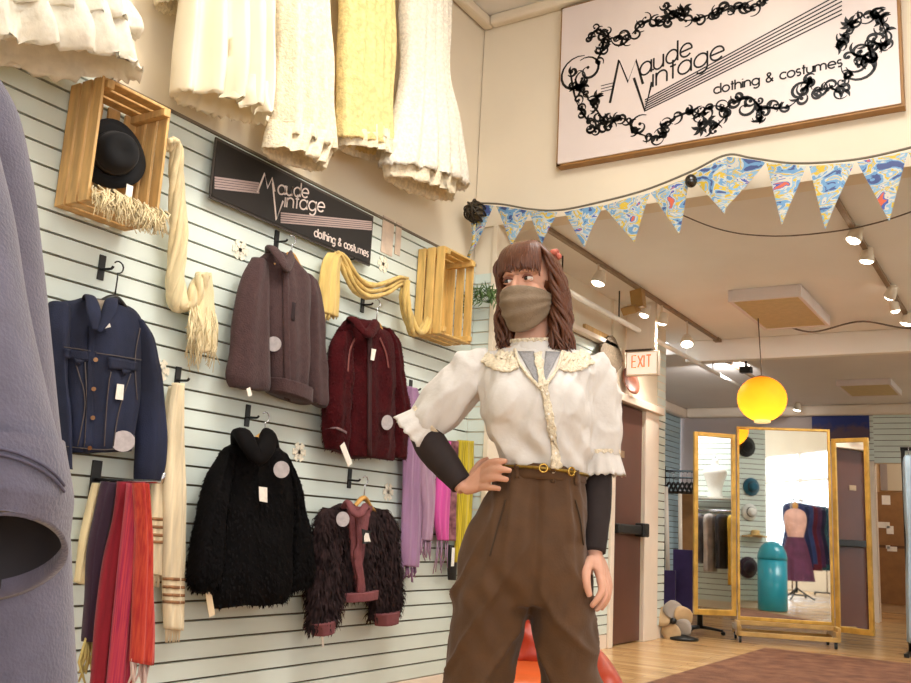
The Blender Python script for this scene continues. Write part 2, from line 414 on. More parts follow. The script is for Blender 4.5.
q = on_x(623, 454, BX); MB().box((BX - .014, q.y - .05, q.z - .03), (BX - .010, q.y + .06, q.z + .03)).build('door_plate', mat('brass_plate', (.66, .56, .45), .4, metal=.6), d, smooth=False)
# alcove and rear walls
M_BLUE = mat('blue_slat_paint', (.66, .76, .80), .5, var=.04)
struct(MB().box((AX - .2, 8.6, 0), (BX - .201, 8.77, BZ)).build('wall_alcove', M_CREAM, smooth=False))
slatwall((AX, 8.77), (AX, BY), .1, BZ2, (1, 0, 0), 'wall_alcove', M_BLUE)
hx0, hx1, hz = on_y(877, 540, BY).x, -.55, on_y(890, 463, BY).z
M_GREYW = mat('grey_lilac_paint', (.72, .67, .66), .7, var=.04, vs=2)
struct(MB().box((AX - .2, BY + .02, 0), (hx0 - .5, BY + .15, BZ2)).build('wall_rear', M_GREYW, smooth=False))
slatwall((hx0 - .5, BY), (hx0, BY), .1, BZ2, (0, -1, 0), 'wall_rear'); slatwall((hx0, BY), (1.6, BY), hz, BZ2, (0, -1, 0), 'wall_rear'); slatwall((hx1, BY), (1.6, BY), .1, hz, (0, -1, 0), 'wall_rear')
struct(MB().box((hx0 - .5, BY + .03, 0), (hx0 - .05, BY + .15, BZ2)).box((hx0 - .05, BY + .03, hz), (1.6, BY + .15, BZ2)).box((hx1, BY + .03, 0), (1.6, BY + .15, hz)).build('wall_rear', M_CREAM, smooth=False))
struct(MB().box((hx0 - .07, BY - .03, 0), (hx0, BY + .16, hz + .02)).build('trim_7', M_TRIM, smooth=False, bevel=.004))
struct(MB().box((hx0 - 1.0, BY + .15, 0), (hx0 - .92, 16.1, BZ2)).box((hx1 + .02, BY + .15, 0), (hx1 + .1, 16.1, BZ2)).box((hx0 - 1.0, 16.02, 0), (hx1 + .1, 16.15, BZ2)).build('wall_hall', mat('hall_paint', (.80, .68, .52), .7, var=.03), smooth=False))
struct(MB().box((AX, 8.78, BZ2 - .14), (AX + .12, BY, BZ2)).build('trim_8', M_TRIM, smooth=False, bevel=.03))
struct(MB().box((AX + .12, BY - .12, BZ2 - .14), (1.5, BY, BZ2)).build('trim_9', M_TRIM, smooth=False, bevel=.03))
slatwall((1.5, HY + .15), (1.5, BY), .1, BZ, (-1, 0, 0), 'wall_back_right')
struct(MB().box((1.524, HY + .15, 0), (1.7, BY, BZ)).build('wall_back_right', M_CREAM, smooth=False))
struct(MB().box((BX, 9.35, 2.70), (1.5, 9.46, BZ - .001)).build('beam', M_CEIL, smooth=False, bevel=.01))
# ---------------------------------------------------------------- stroke lettering
def arc(cx, cy_, r, a0, a1, n=12, ry=None):
    ry = ry or r; return [(cx + r * math.cos(math.radians(a0 + (a1 - a0) * i / n)), cy_ + ry * math.sin(math.radians(a0 + (a1 - a0) * i / n))) for i in range(n + 1)]
O_ = arc(.5, .5, .5, 0, 360, 20)
GL = {'a': ([O_, [(1, 1), (1, 0)]], 1.22), 'u': ([[(0, 1)] + arc(.42, .42, .42, 180, 360) + [(.84, 1)], [(.84, 1), (.84, 0)]], 1.08),
      'd': ([O_, [(1, 1.55), (1, 0)]], 1.22), 'e': ([[(0.02, .5), (1, .5)] + arc(.5, .5, .5, 0, 315, 18)], 1.2), 'i': ([[(0, 0), (0, 1)], [(0, 1.3), (0, 1.42)]], .25),
      'n': ([[(0, 0), (0, 1)], [(0, .58)] + arc(.42, .58, .42, 180, 0) + [(.84, 0)]], 1.08), 't': ([[(.22, 1.45), (.22, 0)], [(0, 1), (.46, 1)]], .62),
      'g': ([O_, [(1, 1), (1, -.05)] + arc(.55, -.05, .45, 0, -140)], 1.22), 'c': ([arc(.5, .5, .5, 45, 315, 16)], 1.0), 'l': ([[(0, 0), (0, 1.55)]], .24),
      'o': ([O_], 1.2), 'h': ([[(0, 0), (0, 1.55)], [(0, .58)] + arc(.42, .58, .42, 180, 0) + [(.84, 0)]], 1.08),
      's': ([arc(.3, .74, .27, 40, 270, 8) + arc(.3, .25, .27, 90, -140, 8)], .78), 'm': ([[(0, 0), (0, 1)], [(0, .62)] + arc(.36, .62, .36, 180, 0) + [(.72, 0)], [(.72, .62)] + arc(1.08, .62, .36, 180, 0) + [(1.44, 0)]], 1.7),
      '&': ([[(1, 0), (.3, .95)] + arc(.45, 1.17, .24, 200, -20, 8) + [(.25, .62)] + arc(.4, .33, .33, 140, 330, 9) + [(.98, .55)]], 1.25), ' ': ([], .7),
      'E': ([[(.8, 0), (0, 0), (0, 1.4), (.8, 1.4)], [(0, .72), (.7, .72)]], 1.1), 'X': ([[(0, 0), (.9, 1.4)], [(0, 1.4), (.9, 0)]], 1.15), 'I': ([[(0, 0), (0, 1.4)]], .4), 'T': ([[(.45, 0), (.45, 1.4)], [(0, 1.4), (.9, 1.4)]], 1.1)}
def write(mb, text, a, b, up, nrm, wd, t=.002):
    """letter the string from point a to point b; up = vector of one x-height"""
    tot = sum(GL[c][1] for c in text) - .2; a, b, up = V(a), V(b), V(up); ex = (b - a) / tot; x = 0
    for c in text:
        for st in GL[c][0]: mb.ribbon([a + ex * (x + u) + up * v for u, v in st], wd, nrm, t)
        x += GL[c][1]
    return mb
def lines(mb, segs, wd, nrm, t=.002):
    for st in segs: mb.ribbon(st, wd, nrm, t)
    return mb
# ---------------------------------------------------------------- big painted sign
SY = HY - .075
b = thing('shop_sign', (-1.45, HY - .03, 3.02), 'large white sign with black scroll border hung above the opening', 'sign')
tl, bl, br_ = on_y(562.4, 9, SY), on_y(557.5, 164, SY), on_y(901, 103, SY)
ex = (br_ - bl).normalized(); ez = V((-ex.z, 0, ex.x)); Lw = (br_ - bl).length; Hh = (tl - bl).dot(ez)
MB().obox(bl + ex * Lw / 2 + ez * Hh / 2 + V((0, .018, 0)), ex * Lw / 2, (0, .018, 0), ez * Hh / 2).build('board', mat('white_sign_board', (.87, .82, .80), .35, var=.02, vs=2), b, smooth=False)
fr = MB(); fw = .022
for a0, a1 in ((bl, bl + ex * Lw), (bl + ez * Hh, bl + ez * Hh + ex * Lw), (bl, bl + ez * Hh), (bl + ex * Lw, bl + ez * Hh + ex * Lw)):
    dd = (a1 - a0).normalized() * .036; fr.bar(a0 + V((0, .042, 0)) - dd * .35, a1 + V((0, .042, 0)) + dd * .35, .065, .024, up=(ez if abs((a1 - a0).z) < .5 else ex))
fr.build('frame', mat('sign_edge_wood', (.62, .45, .24), .5, var=.1), b, smooth=False)
M_INK = mat('black_paint', (.04, .04, .04), .5)
N_ = V((0, -1, 0)); G = lambda x, y: on_y(x, y, SY - .0005)
k = .0021
lt = MB()
lines(lt, [[G(610, 103), G(619, 60), G(628, 82), G(636, 60), G(643, 84)]], .015, N_); lines(lt, [[G(634, 78), G(645, 111), G(652, 82)]], .015, N_)
write(lt, 'aude', G(640, 77), G(692, 54), ez * .078, N_, .010); write(lt, 'intage', G(653, 87), G(724, 57), ez * .078, N_, .010)
lt.build('shop_name_lettering', M_INK, b, smooth=False); lt = MB(); write(lt, 'clothing & costumes', G(714, 94), G(842, 66), ez * .036, N_, .0085)
lt.build('strapline_lettering', M_INK, b, smooth=False); lt = MB()
lines(lt, [[G(645, 111 - i * 2.2), G(842, 14 - i * 4.2)] for i in range(6)], .0065, N_); lines(lt, [[G(601, 86 + i * 3), G(613, 83 + i * 3)] for i in range(3)], .004, N_)
lt.build('speed_lines', M_INK, b, smooth=False)
def scroll(mb, c, r, a0, turns, w0, nr, ex_, ez_, flip=1):
    pts = []; ws = []
    for i in range(22):
        t = i / 21; a = a0 + flip * turns * 2 * math.pi * t; rr = r * (1 - .82 * t)
        pts.append(c + ex_ * (rr * math.cos(a)) + ez_ * (rr * math.sin(a))); ws.append(w0 * (.35 + 1.1 * math.sin(math.pi * min(t * 1.15, 1)) ** 1.0))
    mb.ribbon(pts, ws, nr); e = pts[-1]
    mb.slab([e + (ex_ * math.cos(j) + ez_ * math.sin(j)) * w0 * .9 for j in (2 * math.pi * q / 10 for q in range(10))], nr * .002)
def leaf(mb, c, a, l, wd, nr, ex_, ez_):
    d = ex_ * math.cos(a) + ez_ * math.sin(a); s_ = nr.cross(d); pts = []; ws = []
    for i in range(9):
        t = i / 8; pts.append(c + d * l * t + s_ * l * .25 * math.sin(t * 2.4)); ws.append(wd * math.sin(math.pi * t ** .7) + .001)
    mb.ribbon(pts, ws, nr)
sc = MB(); rr = random.Random(3)
paths = [[(575, 85), (585, 95), (598, 112), (606, 122)], [(606, 128), (622, 118), (640, 134), (662, 137)], [(662, 137), (668, 122), (690, 112), (704, 116)], [(696, 118), (712, 106), (728, 112), (712, 130)],
         [(728, 104), (750, 98), (762, 112), (758, 120)], [(766, 108), (790, 106), (806, 88), (812, 80)], [(812, 92), (830, 88), (842, 92), (846, 72)], [(838, 50), (846, 36), (856, 20), (876, 10)], [(850, 52), (862, 58), (872, 62), (868, 44)], [(868, 40), (884, 46), (886, 34), (878, 14)],
         [(596, 62), (604, 48), (612, 38), (628, 40)], [(632, 34), (648, 20), (664, 22), (680, 14)], [(590, 40), (596, 30), (606, 36), (600, 50)], [(664, 6), (684, 20), (706, 16), (724, 8)], [(716, 14), (738, 6), (752, 8), (766, 0)], [(570, 70), (576, 100), (586, 118), (596, 130)]]
for pth in paths:
    q = catmull([tuple(p) for p in pth], 16); P = [G(*p) for p in q]
    sc.ribbon(P, [.004 + .010 * abs(math.sin(i * .55)) for i in range(16)], N_)
    for i in range(1, 16, 2):
        c = P[i] + ex * rr.uniform(-.02, .02) + ez * rr.uniform(-.02, .02)
        scroll(sc, c, rr.uniform(.022, .046), rr.uniform(0, 6.28), rr.uniform(.8, 1.3), rr.uniform(.007, .013), N_, ex, ez, rr.choice((-1, 1)))
        leaf(sc, P[i], rr.uniform(0, 6.28), rr.uniform(.03, .055), rr.uniform(.010, .018), N_, ex, ez)
for c, r, a0, f in (((577, 76), .13, 1.2, 1), ((588, 70), .09, 2.2, -1), ((862, 64), .10, 3.0, 1), ((640, 126), .07, 1, 1), ((745, 108), .07, 2, -1), ((800, 92), .06, 0, 1), ((622, 36), .07, 3, 1), ((583, 80), .06, 1.5, 1), ((858, 62), .06, 3.4, 1), ((871, 60), .05, 4.2, -1), ((590, 128), .05, 2, -1), ((604, 128), .045, .5, 1)):
    scroll(sc, G(*c), r, a0, 1.1, .011, N_, ex, ez, f)
for c in ((582, 86), (596, 98), (668, 15), (684, 10), (708, 122), (700, 128), (880, 18), (850, 24)):
    for j in range(6): leaf(sc, G(*c), j * 1.05 + rr.random(), .05, .02, N_, ex, ez)
sc.build('scroll_border', M_INK, b, smooth=False)
# ---------------------------------------------------------------- black sign on the slats
SX = W + .05
b = thing('wall_sign', on_x(293, 190, SX), 'black sign with pale shop lettering and striped band on the slat wall', 'sign')
c4 = [on_x(216.5, 141, SX), on_x(373.5, 217, SX), on_x(369.5, 263, SX), on_x(213.2, 198, SX)]
y0 = (c4[0].y + c4[3].y) / 2; y1 = (c4[1].y + c4[2].y) / 2; z1 = (c4[0].z + c4[1].z) / 2; z0 = (c4[2].z + c4[3].z) / 2
MB().box((SX - .012, y0, z0), (SX, y1, z1)).build('board', mat('black_sign_board', (.10, .085, .08), .35, var=.05), b, smooth=False, bevel=.002)
MB().box((SX - .013, y0 - .008, z0 - .008), (SX - .004, y1 + .008, z0)).box((SX - .013, y0 - .008, z1), (SX - .004, y1 + .008, z1 + .012)).box((SX - .013, y0 - .008, z0), (SX - .004, y0, z1)).box((SX - .013, y1, z0), (SX - .004, y1 + .008, z1)).build('frame', mat('grey_metal_edge', (.30, .27, .25), .4, metal=.5), b, smooth=False)
N2 = V((1, 0, 0)); EZ = V((0, 0, 1)); P_ = lambda x, y: on_x(x, y, SX + .0005)
M_PALE = mat('pale_sign_paint', (.86, .80, .77), .5, var=.02)
lt = MB(); lines(lt, [[P_(257, 192.5), P_(264.5, 173.5), P_(267.5, 188), P_(272, 178), P_(274.5, 191.5)]], .009, N2); lines(lt, [[P_(272.5, 183), P_(276, 220), P_(283, 201)]], .009, N2)
write(lt, 'aude', P_(277.5, 194), P_(308, 198), EZ * .044, N2, .007); write(lt, 'intage', P_(284.5, 207), P_(324, 212), EZ * .046, N2, .007); lt.build('shop_name_lettering', M_PALE, b, smooth=False); lt = MB(); write(lt, 'clothing & costumes', P_(314, 236), P_(368, 257), EZ * .026, N2, .006)
lt.build('strapline_lettering', M_PALE, b, smooth=False)
st = MB(); lines(st, [[P_(214.5, 177.5 + i * 2.6), P_(259, 183.5 + i * 2.3)] for i in range(5)], .008, N2)
lines(st, [[P_(280.5, 213 + i * 2.3), P_(371.5, 222 + i * 1.9)] for i in range(5)], .007, N2)
st.build('stripes', mat('mauve_stripe_paint', (.66, .58, .56), .5, var=.02), b, smooth=False)
for px, py in ((226.5, 203), (345, 255)):
    pass
# ---------------------------------------------------------------- bunting
def paper(name, seed):
    M = bpy.data.materials.new(name); M.use_nodes = True; nt = M.node_tree; b = nt.nodes['Principled BSDF']; b.inputs['Roughness'].default_value = .6
    tc = nt.nodes.new('ShaderNodeTexCoord'); mp = nt.nodes.new('ShaderNodeMapping'); mp.inputs['Location'].default_value = (seed * 3.7, seed * 1.3, seed * 2.9); mp.inputs['Rotation'].default_value = (0, .6 * seed, 0); mp.inputs['Scale'].default_value = (1, 1, 1.6)
    nt.links.new(tc.outputs['Object'], mp.inputs[0]); nz = nt.nodes.new('ShaderNodeTexNoise'); nz.inputs['Scale'].default_value = 8; nz.inputs['Detail'].default_value = 3; nz.inputs['Distortion'].default_value = 1.4
    nt.links.new(mp.outputs[0], nz.inputs[0]); rp = nt.nodes.new('ShaderNodeValToRGB'); rp.color_ramp.interpolation = 'CONSTANT'; nt.links.new(nz.outputs[0], rp.inputs[0])
    cols = [(.24, .30, .50), (.40, .58, .74), (.72, .75, .74), (.80, .68, .20), (.50, .66, .78), (.78, .76, .70), (.25, .36, .66), (.80, .38, .26)]
    pos = [0, .36, .43, .48, .52, .58, .63, .68]; e = rp.color_ramp.elements
    for i, (p, c) in enumerate(zip(pos, cols)):
        el = e[i] if i < 2 else e.new(p)
        el.position = p; el.color = (*lin(c), 1)
    nt.links.new(rp.outputs[0], b.inputs['Base Color']); return M
BYY = HY - .14
b = thing('bunting', on_y(700, 170, BYY), 'paper pennant bunting in blue and yellow prints strung across the header', 'bunting')
cord = [(468, 203), (500, 204), (530, 209), (560, 210), (600, 202), (645, 190), (690, 172), (726, 155), (752, 158), (790, 163), (830, 162), (870, 157), (925, 144)]
cpts = catmull(cord, 90); MB().tube([on_y(x, y, BYY) for x, y in cpts], .006, 6).build('cord', mat('bunting_tape', (.45, .42, .36), .7), b)
flags = [((496, 206), (530, 211), (512, 246)), ((528, 211), (557, 212), (542, 244)), ((564, 212), (603, 205), (584, 247)), ((603, 206), (650, 193), (634, 242)), ((651, 193), (690, 178), (679, 234)),
         ((690, 176), (727, 158), (725, 214)), ((727, 157), (766, 162), (722, 213)), ((766, 163), (806, 166), (782, 225)), ((809, 166), (854, 163), (825, 229)), ((857, 162), (908, 152), (889, 221)), ((908, 152), (960, 140), (935, 205)), ((470, 205), (494, 206), (472, 252))]
PAP = [paper('printed_paper_%s' % q, i + 1) for i, q in enumerate('abcde')]
for i, (a, c, t) in enumerate(flags):
    yo = BYY - .004 - .003 * (i % 3)
    A, C, T = on_y(*a, yo), on_y(*c, yo), on_y(*t, yo); R = []
    for j in range(7):
        v = j / 6; l, r_ = A.lerp(T, v), C.lerp(T, v); row = []
        for u in (0, .33, .67, 1):
            p = l.lerp(r_, u); row.append(p + V((0, -.012 * math.sin(u * math.pi) * (1 - v) + .006 * math.sin(v * 5 + i), 0)))
        R.append(row + [p + V((0, .002, 0)) for p in row[::-1]])
    MB().rings(R).build('pennant', PAP[i % 5], b, smooth=False)
o = MB().ell(on_y(691, 181, BYY - .05), (.032, 0, 0), (0, .032, 0), (0, 0, .036)).build('hanging_bauble', mat('dark_bauble', (.10, .08, .07), .15, spec=.8)); tag(o, 'small dark glossy bauble hanging from the middle of the bunting', 'ornament')
q = on_y(475, 212, BYY - .05); b = thing('wire_ornament', q, 'dark round wire ornament at the corner where the bunting starts', 'ornament')
wm = MB()
for i in range(9):
    a = i * .7; u = V((math.cos(a), .3, math.sin(a))).normalized(); v2 = u.orthogonal().normalized(); w2 = u.cross(v2)
    wm.tube([q + (v2 * math.cos(t) + w2 * math.sin(t)) * (.075 - .003 * i) for t in (2 * math.pi * j / 20 for j in range(21))], .006, 6)
wm.build('wire_ball', mat('dark_wire', (.22, .19, .15), .5, metal=.4), b)
MB().ell(q, (.055, 0, 0), (0, .04, 0), (0, 0, .06)).build('core', mat('olive_core', (.34, .30, .22), .5, var=.4, vs=30), b)
MB().ribbon([q + V((0, 0, -.07)), q + V((.0, 0, -.2)), q + V((-.03, 0, -.28))], .02, N_).build('tassel', PAP[0], b)
# thin cable hung across the back room ceiling
o = MB().tube([on_y(590, 172, HY + .5), on_y(650, 200, HY + .5), on_y(715, 228, HY + .5), on_y(770, 236, HY + .5), on_y(830, 232, HY + .5), on_y(880, 222, HY + .5), on_y(930, 205, HY + .5)], .004, 6, n=40).build('hanging_cable', mat('grey_cable', (.42, .36, .31), .6)); tag(o, 'thin drooping grey cable behind the bunting', 'cable')
# ---------------------------------------------------------------- garments on the slat wall
AXW = V((1, 0, 0))
def rows_x(rows, X, d=None):
    out = []
    for r in rows:
        out.append((on_x(r[0], r[1], X), on_x(r[2], r[3], X), r[4] if len(r) > 4 else d))
    return out
def hook(px, py, X0=W, ln=.07, label=''):
    """black slat-wall hook: plate, arm and upturned tip"""
    p = on_x(px, py, W); t = thing('wall_hook', p, label, 'hook', None)
    MB().box((W + .0005, p.y - .014, p.z - .05), (W + .007, p.y + .014, p.z + .045)).build('back_plate', M_BLACK, t, smooth=False, bevel=.002)
    MB().tube([p + V((.006, 0, -.01)), p + V((ln * .6, 0, -.012)), p + V((ln * .9, 0, -.012)), p + V((ln, 0, -.004))], .005, 8, n=12).build('arm', M_BLACK, t)
    return p + V((ln * .6, 0, -.004))
def hanger(p, zs, wdt, X, mat_, label, slope=.07):
    """hanger whose hook hangs at p and whose bar is at height zs"""
    t = thing('coat_hanger', V((X, p.y, zs)), label, 'hanger')
    c = V((X, p.y, zs))
    pts = [c + V((0, 0, 0)), c + V((0, .002, p.z - zs - .045))] + [V((X, p.y, p.z - .02)) + V((0, .022 * math.sin(a), .022 * (1 - math.cos(a)) - .01)) for a in (j * .45 for j in range(10))]
    MB().tube(pts, .0028, 8).build('hook', M_CHROME if mat_ is M_WOOD else M_BLACK, t)
    MB().tube([c + V((.01, -wdt, -slope)), c + V((0, -wdt * .5, -slope * .4)), c + V((0, 0, .012)), c + V((0, wdt * .5, -slope * .4)), c + V((.01, wdt, -slope))], [.012, .012, .015, .012, .012], 10, n=26, flat=.7).build('shoulder_bar', mat_, t)
    return t
M_STK = mat('white_size_sticker', (.68, .65, .65), .5, var=.10, vs=60)
M_TAG = mat('price_tag_card', (.92, .89, .84), .6, var=.06, vs=90)
def strip(mb, px0, py0, px1, py1, X, w):
    a, c = on_x(px0, py0, X), on_x(px1, py1, X); return mb.ribbon([a, c], w, AXW, .002)
def garment(name, label, X, mat_, body, sl, sr, cat='jacket', noise_=(.012, 7), group='jackets hung on the slat wall', furs=None, fold=.10, seed=1):
    p0 = on_x((body[0][0] + body[0][2]) / 2, body[-1][1], X); t = thing(name, p0, label, cat, group)
    B = {}
    for key, rows in (('body', body), ('sleeve', sl), ('sleeve', sr)):
        mb = MB().loft([(a_, c_, d_ * .8) for a_, c_, d_ in rows_x(rows, X - .02 + (.0 if key == 'body' else .012))], AXW, n=36, m=44, back=.55, p=.8, fold=fold, freq=5 if key == 'body' else 3, ph=seed)
        mb.noise(noise_[0], noise_[1], None, (1, 1, .55), seed)
        for i, q in enumerate(mb.v):
            if q.x < W + .012: mb.v[i] = V((W + .012 + (q.x - W) * .02, q.y, q.z))
        bv = mb.bvh()
        if furs: mb.fur(int(furs[0] * (1 if key == 'body' else .6)), furs[1], furs[2], furs[3], seed + len(B))
        o = mb.build(key, mat_, t)
        B.setdefault(key, []).append(bv); B.setdefault(key + '_o', []).append(o)
    return t, B
ALL = lambda B: B['body'] + B['sleeve']
def collar(t, B, pts, w, mat_, X, name='collar', th=.02, seg=10):
    """collar as a folded roll through pixels (px, py, dx)"""
    MB().tube([on_x(a, b_, X + dx) for a, b_, dx in pts], w, seg, n=26, flat=th).noise(.004, 20).build(name, mat_, t)
def hem(t, rows, X, mat_, name, d):
    MB().loft(rows_x(rows, X, d), AXW, n=32, m=8, back=.55, p=.7, fold=.08, freq=9).build(name, mat_, t)

# denim jacket
M_DENIM = mat('indigo_denim', (.075, .09, .16), .9, var=.35, vs=5, bump=.25, bs=220, col2=(.125, .15, .245))
M_STITCH = mat('copper_stitching', (.30, .27, .26), .8)
X = W + .10
h = hook(101, 267, label='black wall hook holding the dark denim jacket')
t, B = garment('denim_jacket', 'dark indigo denim jacket with chest pockets on a black hanger', X, M_DENIM,
    [(84, 296, 116, 300, .05), (70, 299, 128, 309, .10), (56, 304, 139, 322, .14), (55, 325, 140, 342, .17), (60, 370, 138, 378, .19), (64, 420, 134, 424, .19), (66, 446, 132, 447, .19), (68, 453, 130, 453, .15)],
    [(50, 303, 68, 308, .10), (46, 322, 66, 330, .12), (48, 360, 64, 370, .13), (56, 430, 67, 432, .12), (60, 468, 69, 470, .09)],
    [(128, 316, 143, 328, .10), (131, 335, 150, 345, .13), (135, 375, 157, 381, .14), (134, 425, 162, 428, .14), (134, 462, 162, 461, .13), (135, 483, 158, 482, .10)], seed=2)
A = ALL(B)
hanger(h, on_x(101, 297, X).z, .14, X, M_BLACK, 'black plastic hanger inside the dark denim jacket')
cl = MB().tube([on_x(x, y, X + dx) for x, y, dx in ((85, 301, .0), (90, 296, .05), (94, 312, .09), (95, 330, .10))], [.014, .020, .027, .010], 10, n=18, flat=.25).tube([on_x(x, y, X + dx) for x, y, dx in ((117, 303, .0), (112, 299, .05), (109, 312, .09), (98, 332, .10))], [.014, .020, .026, .010], 10, n=18, flat=.25)
cl.build('collar', M_DENIM, t)
patch(MB(), ((96, 300), (109, 302), (106, 318), (98, 326)), A, .004, 5, 6).build('lining', mat('pale_lining', (.55, .50, .44), .8), t)
patch(MB(), ((88, 326), (95, 328), (92, 452), (84, 451)), A, .006, 3, 22).build('button_placket', M_DENIM, t)
for q in (((63, 348), (87, 352), (87, 361), (64, 358)), ((107, 357), (136, 362), (135, 371), (108, 369))):
    f = patch(MB(), (q[0], q[1], q[2], q[3]), A, .010, 8, 4)
    f.slab([p for p in (hit((q[3][0] * .6 + q[2][0] * .4), q[3][1] + 0, A, .010)[0], hit(q[2][0] * .8 + q[3][0] * .2, q[2][1], A, .010)[0], hit((q[2][0] + q[3][0]) / 2, (q[2][1] + q[3][1]) / 2 + 6, A, .010)[0]) if p is not None], AXW * .003)
    fl = f.build('pocket_flap', M_DENIM, t)
def seam(t, pts, B, w=.004, mat_=None, name='seam'):
    mb = MB(); P = []
    for x, y in catmull(pts, 16):
        h_, n_ = hit(x, y, B, .0045)
        if h_ is not None: P.append(h_)
    if len(P) > 2: mb.ribbon(P, w, AXW, .0015); return mb.build(name, mat_ or M_STITCH, t)
for s_ in ([(64, 347), (95, 352)], [(96, 353), (140, 360)], [(75, 362), (84, 400), (78, 446)], [(84, 362), (86, 400), (84, 446)], [(110, 372), (106, 410), (104, 446)], [(130, 374), (118, 410), (112, 446)], [(66, 446), (100, 449), (131, 447)], [(139, 328), (134, 360), (136, 400)]): seam(t, s_, A)
bm_ = MB()
for x, y in ((95, 360), (93.5, 389), (91.5, 418), (88, 447)): disc(MB(), x, y, 2.2, A, .008).build('button', mat('copper_button', (.50, .36, .24), .35, metal=.7), t)
disc(MB(), 120.5, 441, 12.5, A, .012, .85).build('size_sticker', M_STK, t)
patch(MB(), ((115, 384), (121, 385), (120, 400), (113, 399)), A, .012, 2, 2, .002).build('price_tag', M_TAG, t)
patch(MB(), ((97, 314), (103, 315), (107, 328), (101, 330)), A, .02, 2, 2, .002).build('neck_tag', M_TAG, t)

# brown wool jacket
M_BROWN = mat('mauve_brown_wool', (.26, .18, .18), .95, var=.14, vs=40, bump=.4, bs=150, sheen=.1)
X = W + .10
h = hook(276, 240, label='black wall hook holding the brown wool jacket')
t, B = garment('wool_jacket', 'mauve brown wool jacket with stand collar below the black sign', X, M_BROWN,
    [(271, 249, 289, 256, .07), (263, 254, 299, 268, .12), (257, 262, 310, 284, .15), (259, 290, 309, 306, .18), (263, 340, 308, 352, .19), (267, 374, 306, 388, .18), (268, 389, 305, 403, .15)],
    [(252, 257, 268, 264, .08), (242, 275, 265, 284, .13), (235, 305, 264, 310, .15), (230, 345, 266, 349, .15), (227, 374, 268, 381, .14), (230, 386, 267, 391, .10)],
    [(300, 272, 315, 283, .08), (302, 298, 319, 304, .12), (304, 345, 322, 350, .13), (305, 390, 325, 396, .13), (307, 403, 323, 407, .10)], seed=3)
A = ALL(B)
hanger(h, on_x(279, 252, X).z, .12, X, M_WOOD, 'wooden hanger inside the brown wool jacket')
MB().tube([on_x(x, y, X + dx) for x, y, dx in ((270, 255, -.02), (272, 248, .02), (279, 256, .07), (286, 266, .08), (291, 258, .03), (292, 254, -.01))], [.02, .03, .032, .03, .028, .02], 12, n=30, flat=.4).build('collar', M_BROWN, t)
patch(MB(), ((282, 266), (288, 269), (291, 402), (284, 399)), A, .006, 3, 24).build('placket', M_BROWN, t)
patch(MB(), ((292, 302), (295, 303), (294, 321), (291, 320)), A, .004, 2, 4).build('pocket', mat('dark_pocket_slit', (.16, .11, .12), .9), t)
hem(t, [(267, 377, 306, 391), (268, 391, 305, 405)], X, M_BROWN, 'hem_band', .185)
disc(MB(), 273.5, 344, 7.5, A, .012).build('size_sticker', M_STK, t)
disc(MB(), 284, 388, 2.5, A + [], .02).build('button', M_TAG, t)
strip(MB(), 248, 388, 250, 396, X + .05, .022).build('price_tag', M_TAG, t)
# crimson pile jacket
M_RED = mat('crimson_pile', (.235, .02, .04), .9, var=.16, vs=25, bump=.5, bs=80, sheen=.04, spec=.15)
h = hook(362, 303, label='black wall hook holding the crimson pile jacket')
t, B = garment('pile_jacket', 'crimson fleece pile jacket with zip neck beside the brown jacket', X, M_RED,
    [(352, 318, 375, 324, .07), (343, 324, 386, 331, .13), (338, 334, 391, 340, .17), (344, 365, 392, 370, .19), (345, 410, 391, 415, .20), (346, 440, 391, 446, .19), (347, 455, 390, 460, .15)],
    [(337, 328, 350, 333, .09), (331, 345, 350, 350, .13), (326, 385, 349, 390, .15), (323, 426, 347, 432, .15), (327, 448, 344, 453, .10)],
    [(381, 327, 392, 332, .08), (387, 345, 398, 348, .11), (390, 385, 403, 388, .13), (391, 430, 405, 433, .13), (391, 455, 403, 459, .10)], noise_=(.016, 10), furs=(2200, .011, .003, .7), seed=4)
A = ALL(B)
hanger(h, on_x(362, 320, X).z, .12, X, M_WOOD, 'wooden hanger inside the crimson pile jacket')
MB().tube([on_x(x, y, X + dx) for x, y, dx in ((350, 322, -.01), (353, 319, .04), (362, 330, .09), (369, 333, .09), (375, 325, .04), (377, 323, -.01))], [.02, .028, .028, .028, .028, .02], 12, n=30, flat=.5).noise(.006, 30).build('collar', M_RED, t)
patch(MB(), ((367, 333), (371, 334), (371, 456), (367, 455)), A, .008, 2, 22).build('zip', mat('dark_zip_tape', (.20, .05, .06), .7), t)
M_PIP = mat('rust_grey_piping', (.47, .25, .23), .7)
for q in ([(354, 339), (349, 352), (347, 372)], [(379, 338), (385, 352), (388, 368)]): seam(t, q, A, .012, M_PIP, 'piping')
seam(t, [(326, 429), (336, 428), (346, 433)], A, .012, mat('grey_cuff_trim', (.45, .36, .37), .8), 'cuff_trim'); 
disc(MB(), 382.5, 422, 7.5, A, .024).build('size_sticker', M_STK, t)
patch(MB(), ((368, 349), (372, 350), (371, 361), (367.5, 360)), A, .025, 2, 2, .002).build('price_tag', M_TAG, t)
strip(MB(), 342, 444, 350, 465, X + .09, .035).build('paper_tag', M_TAG, t)
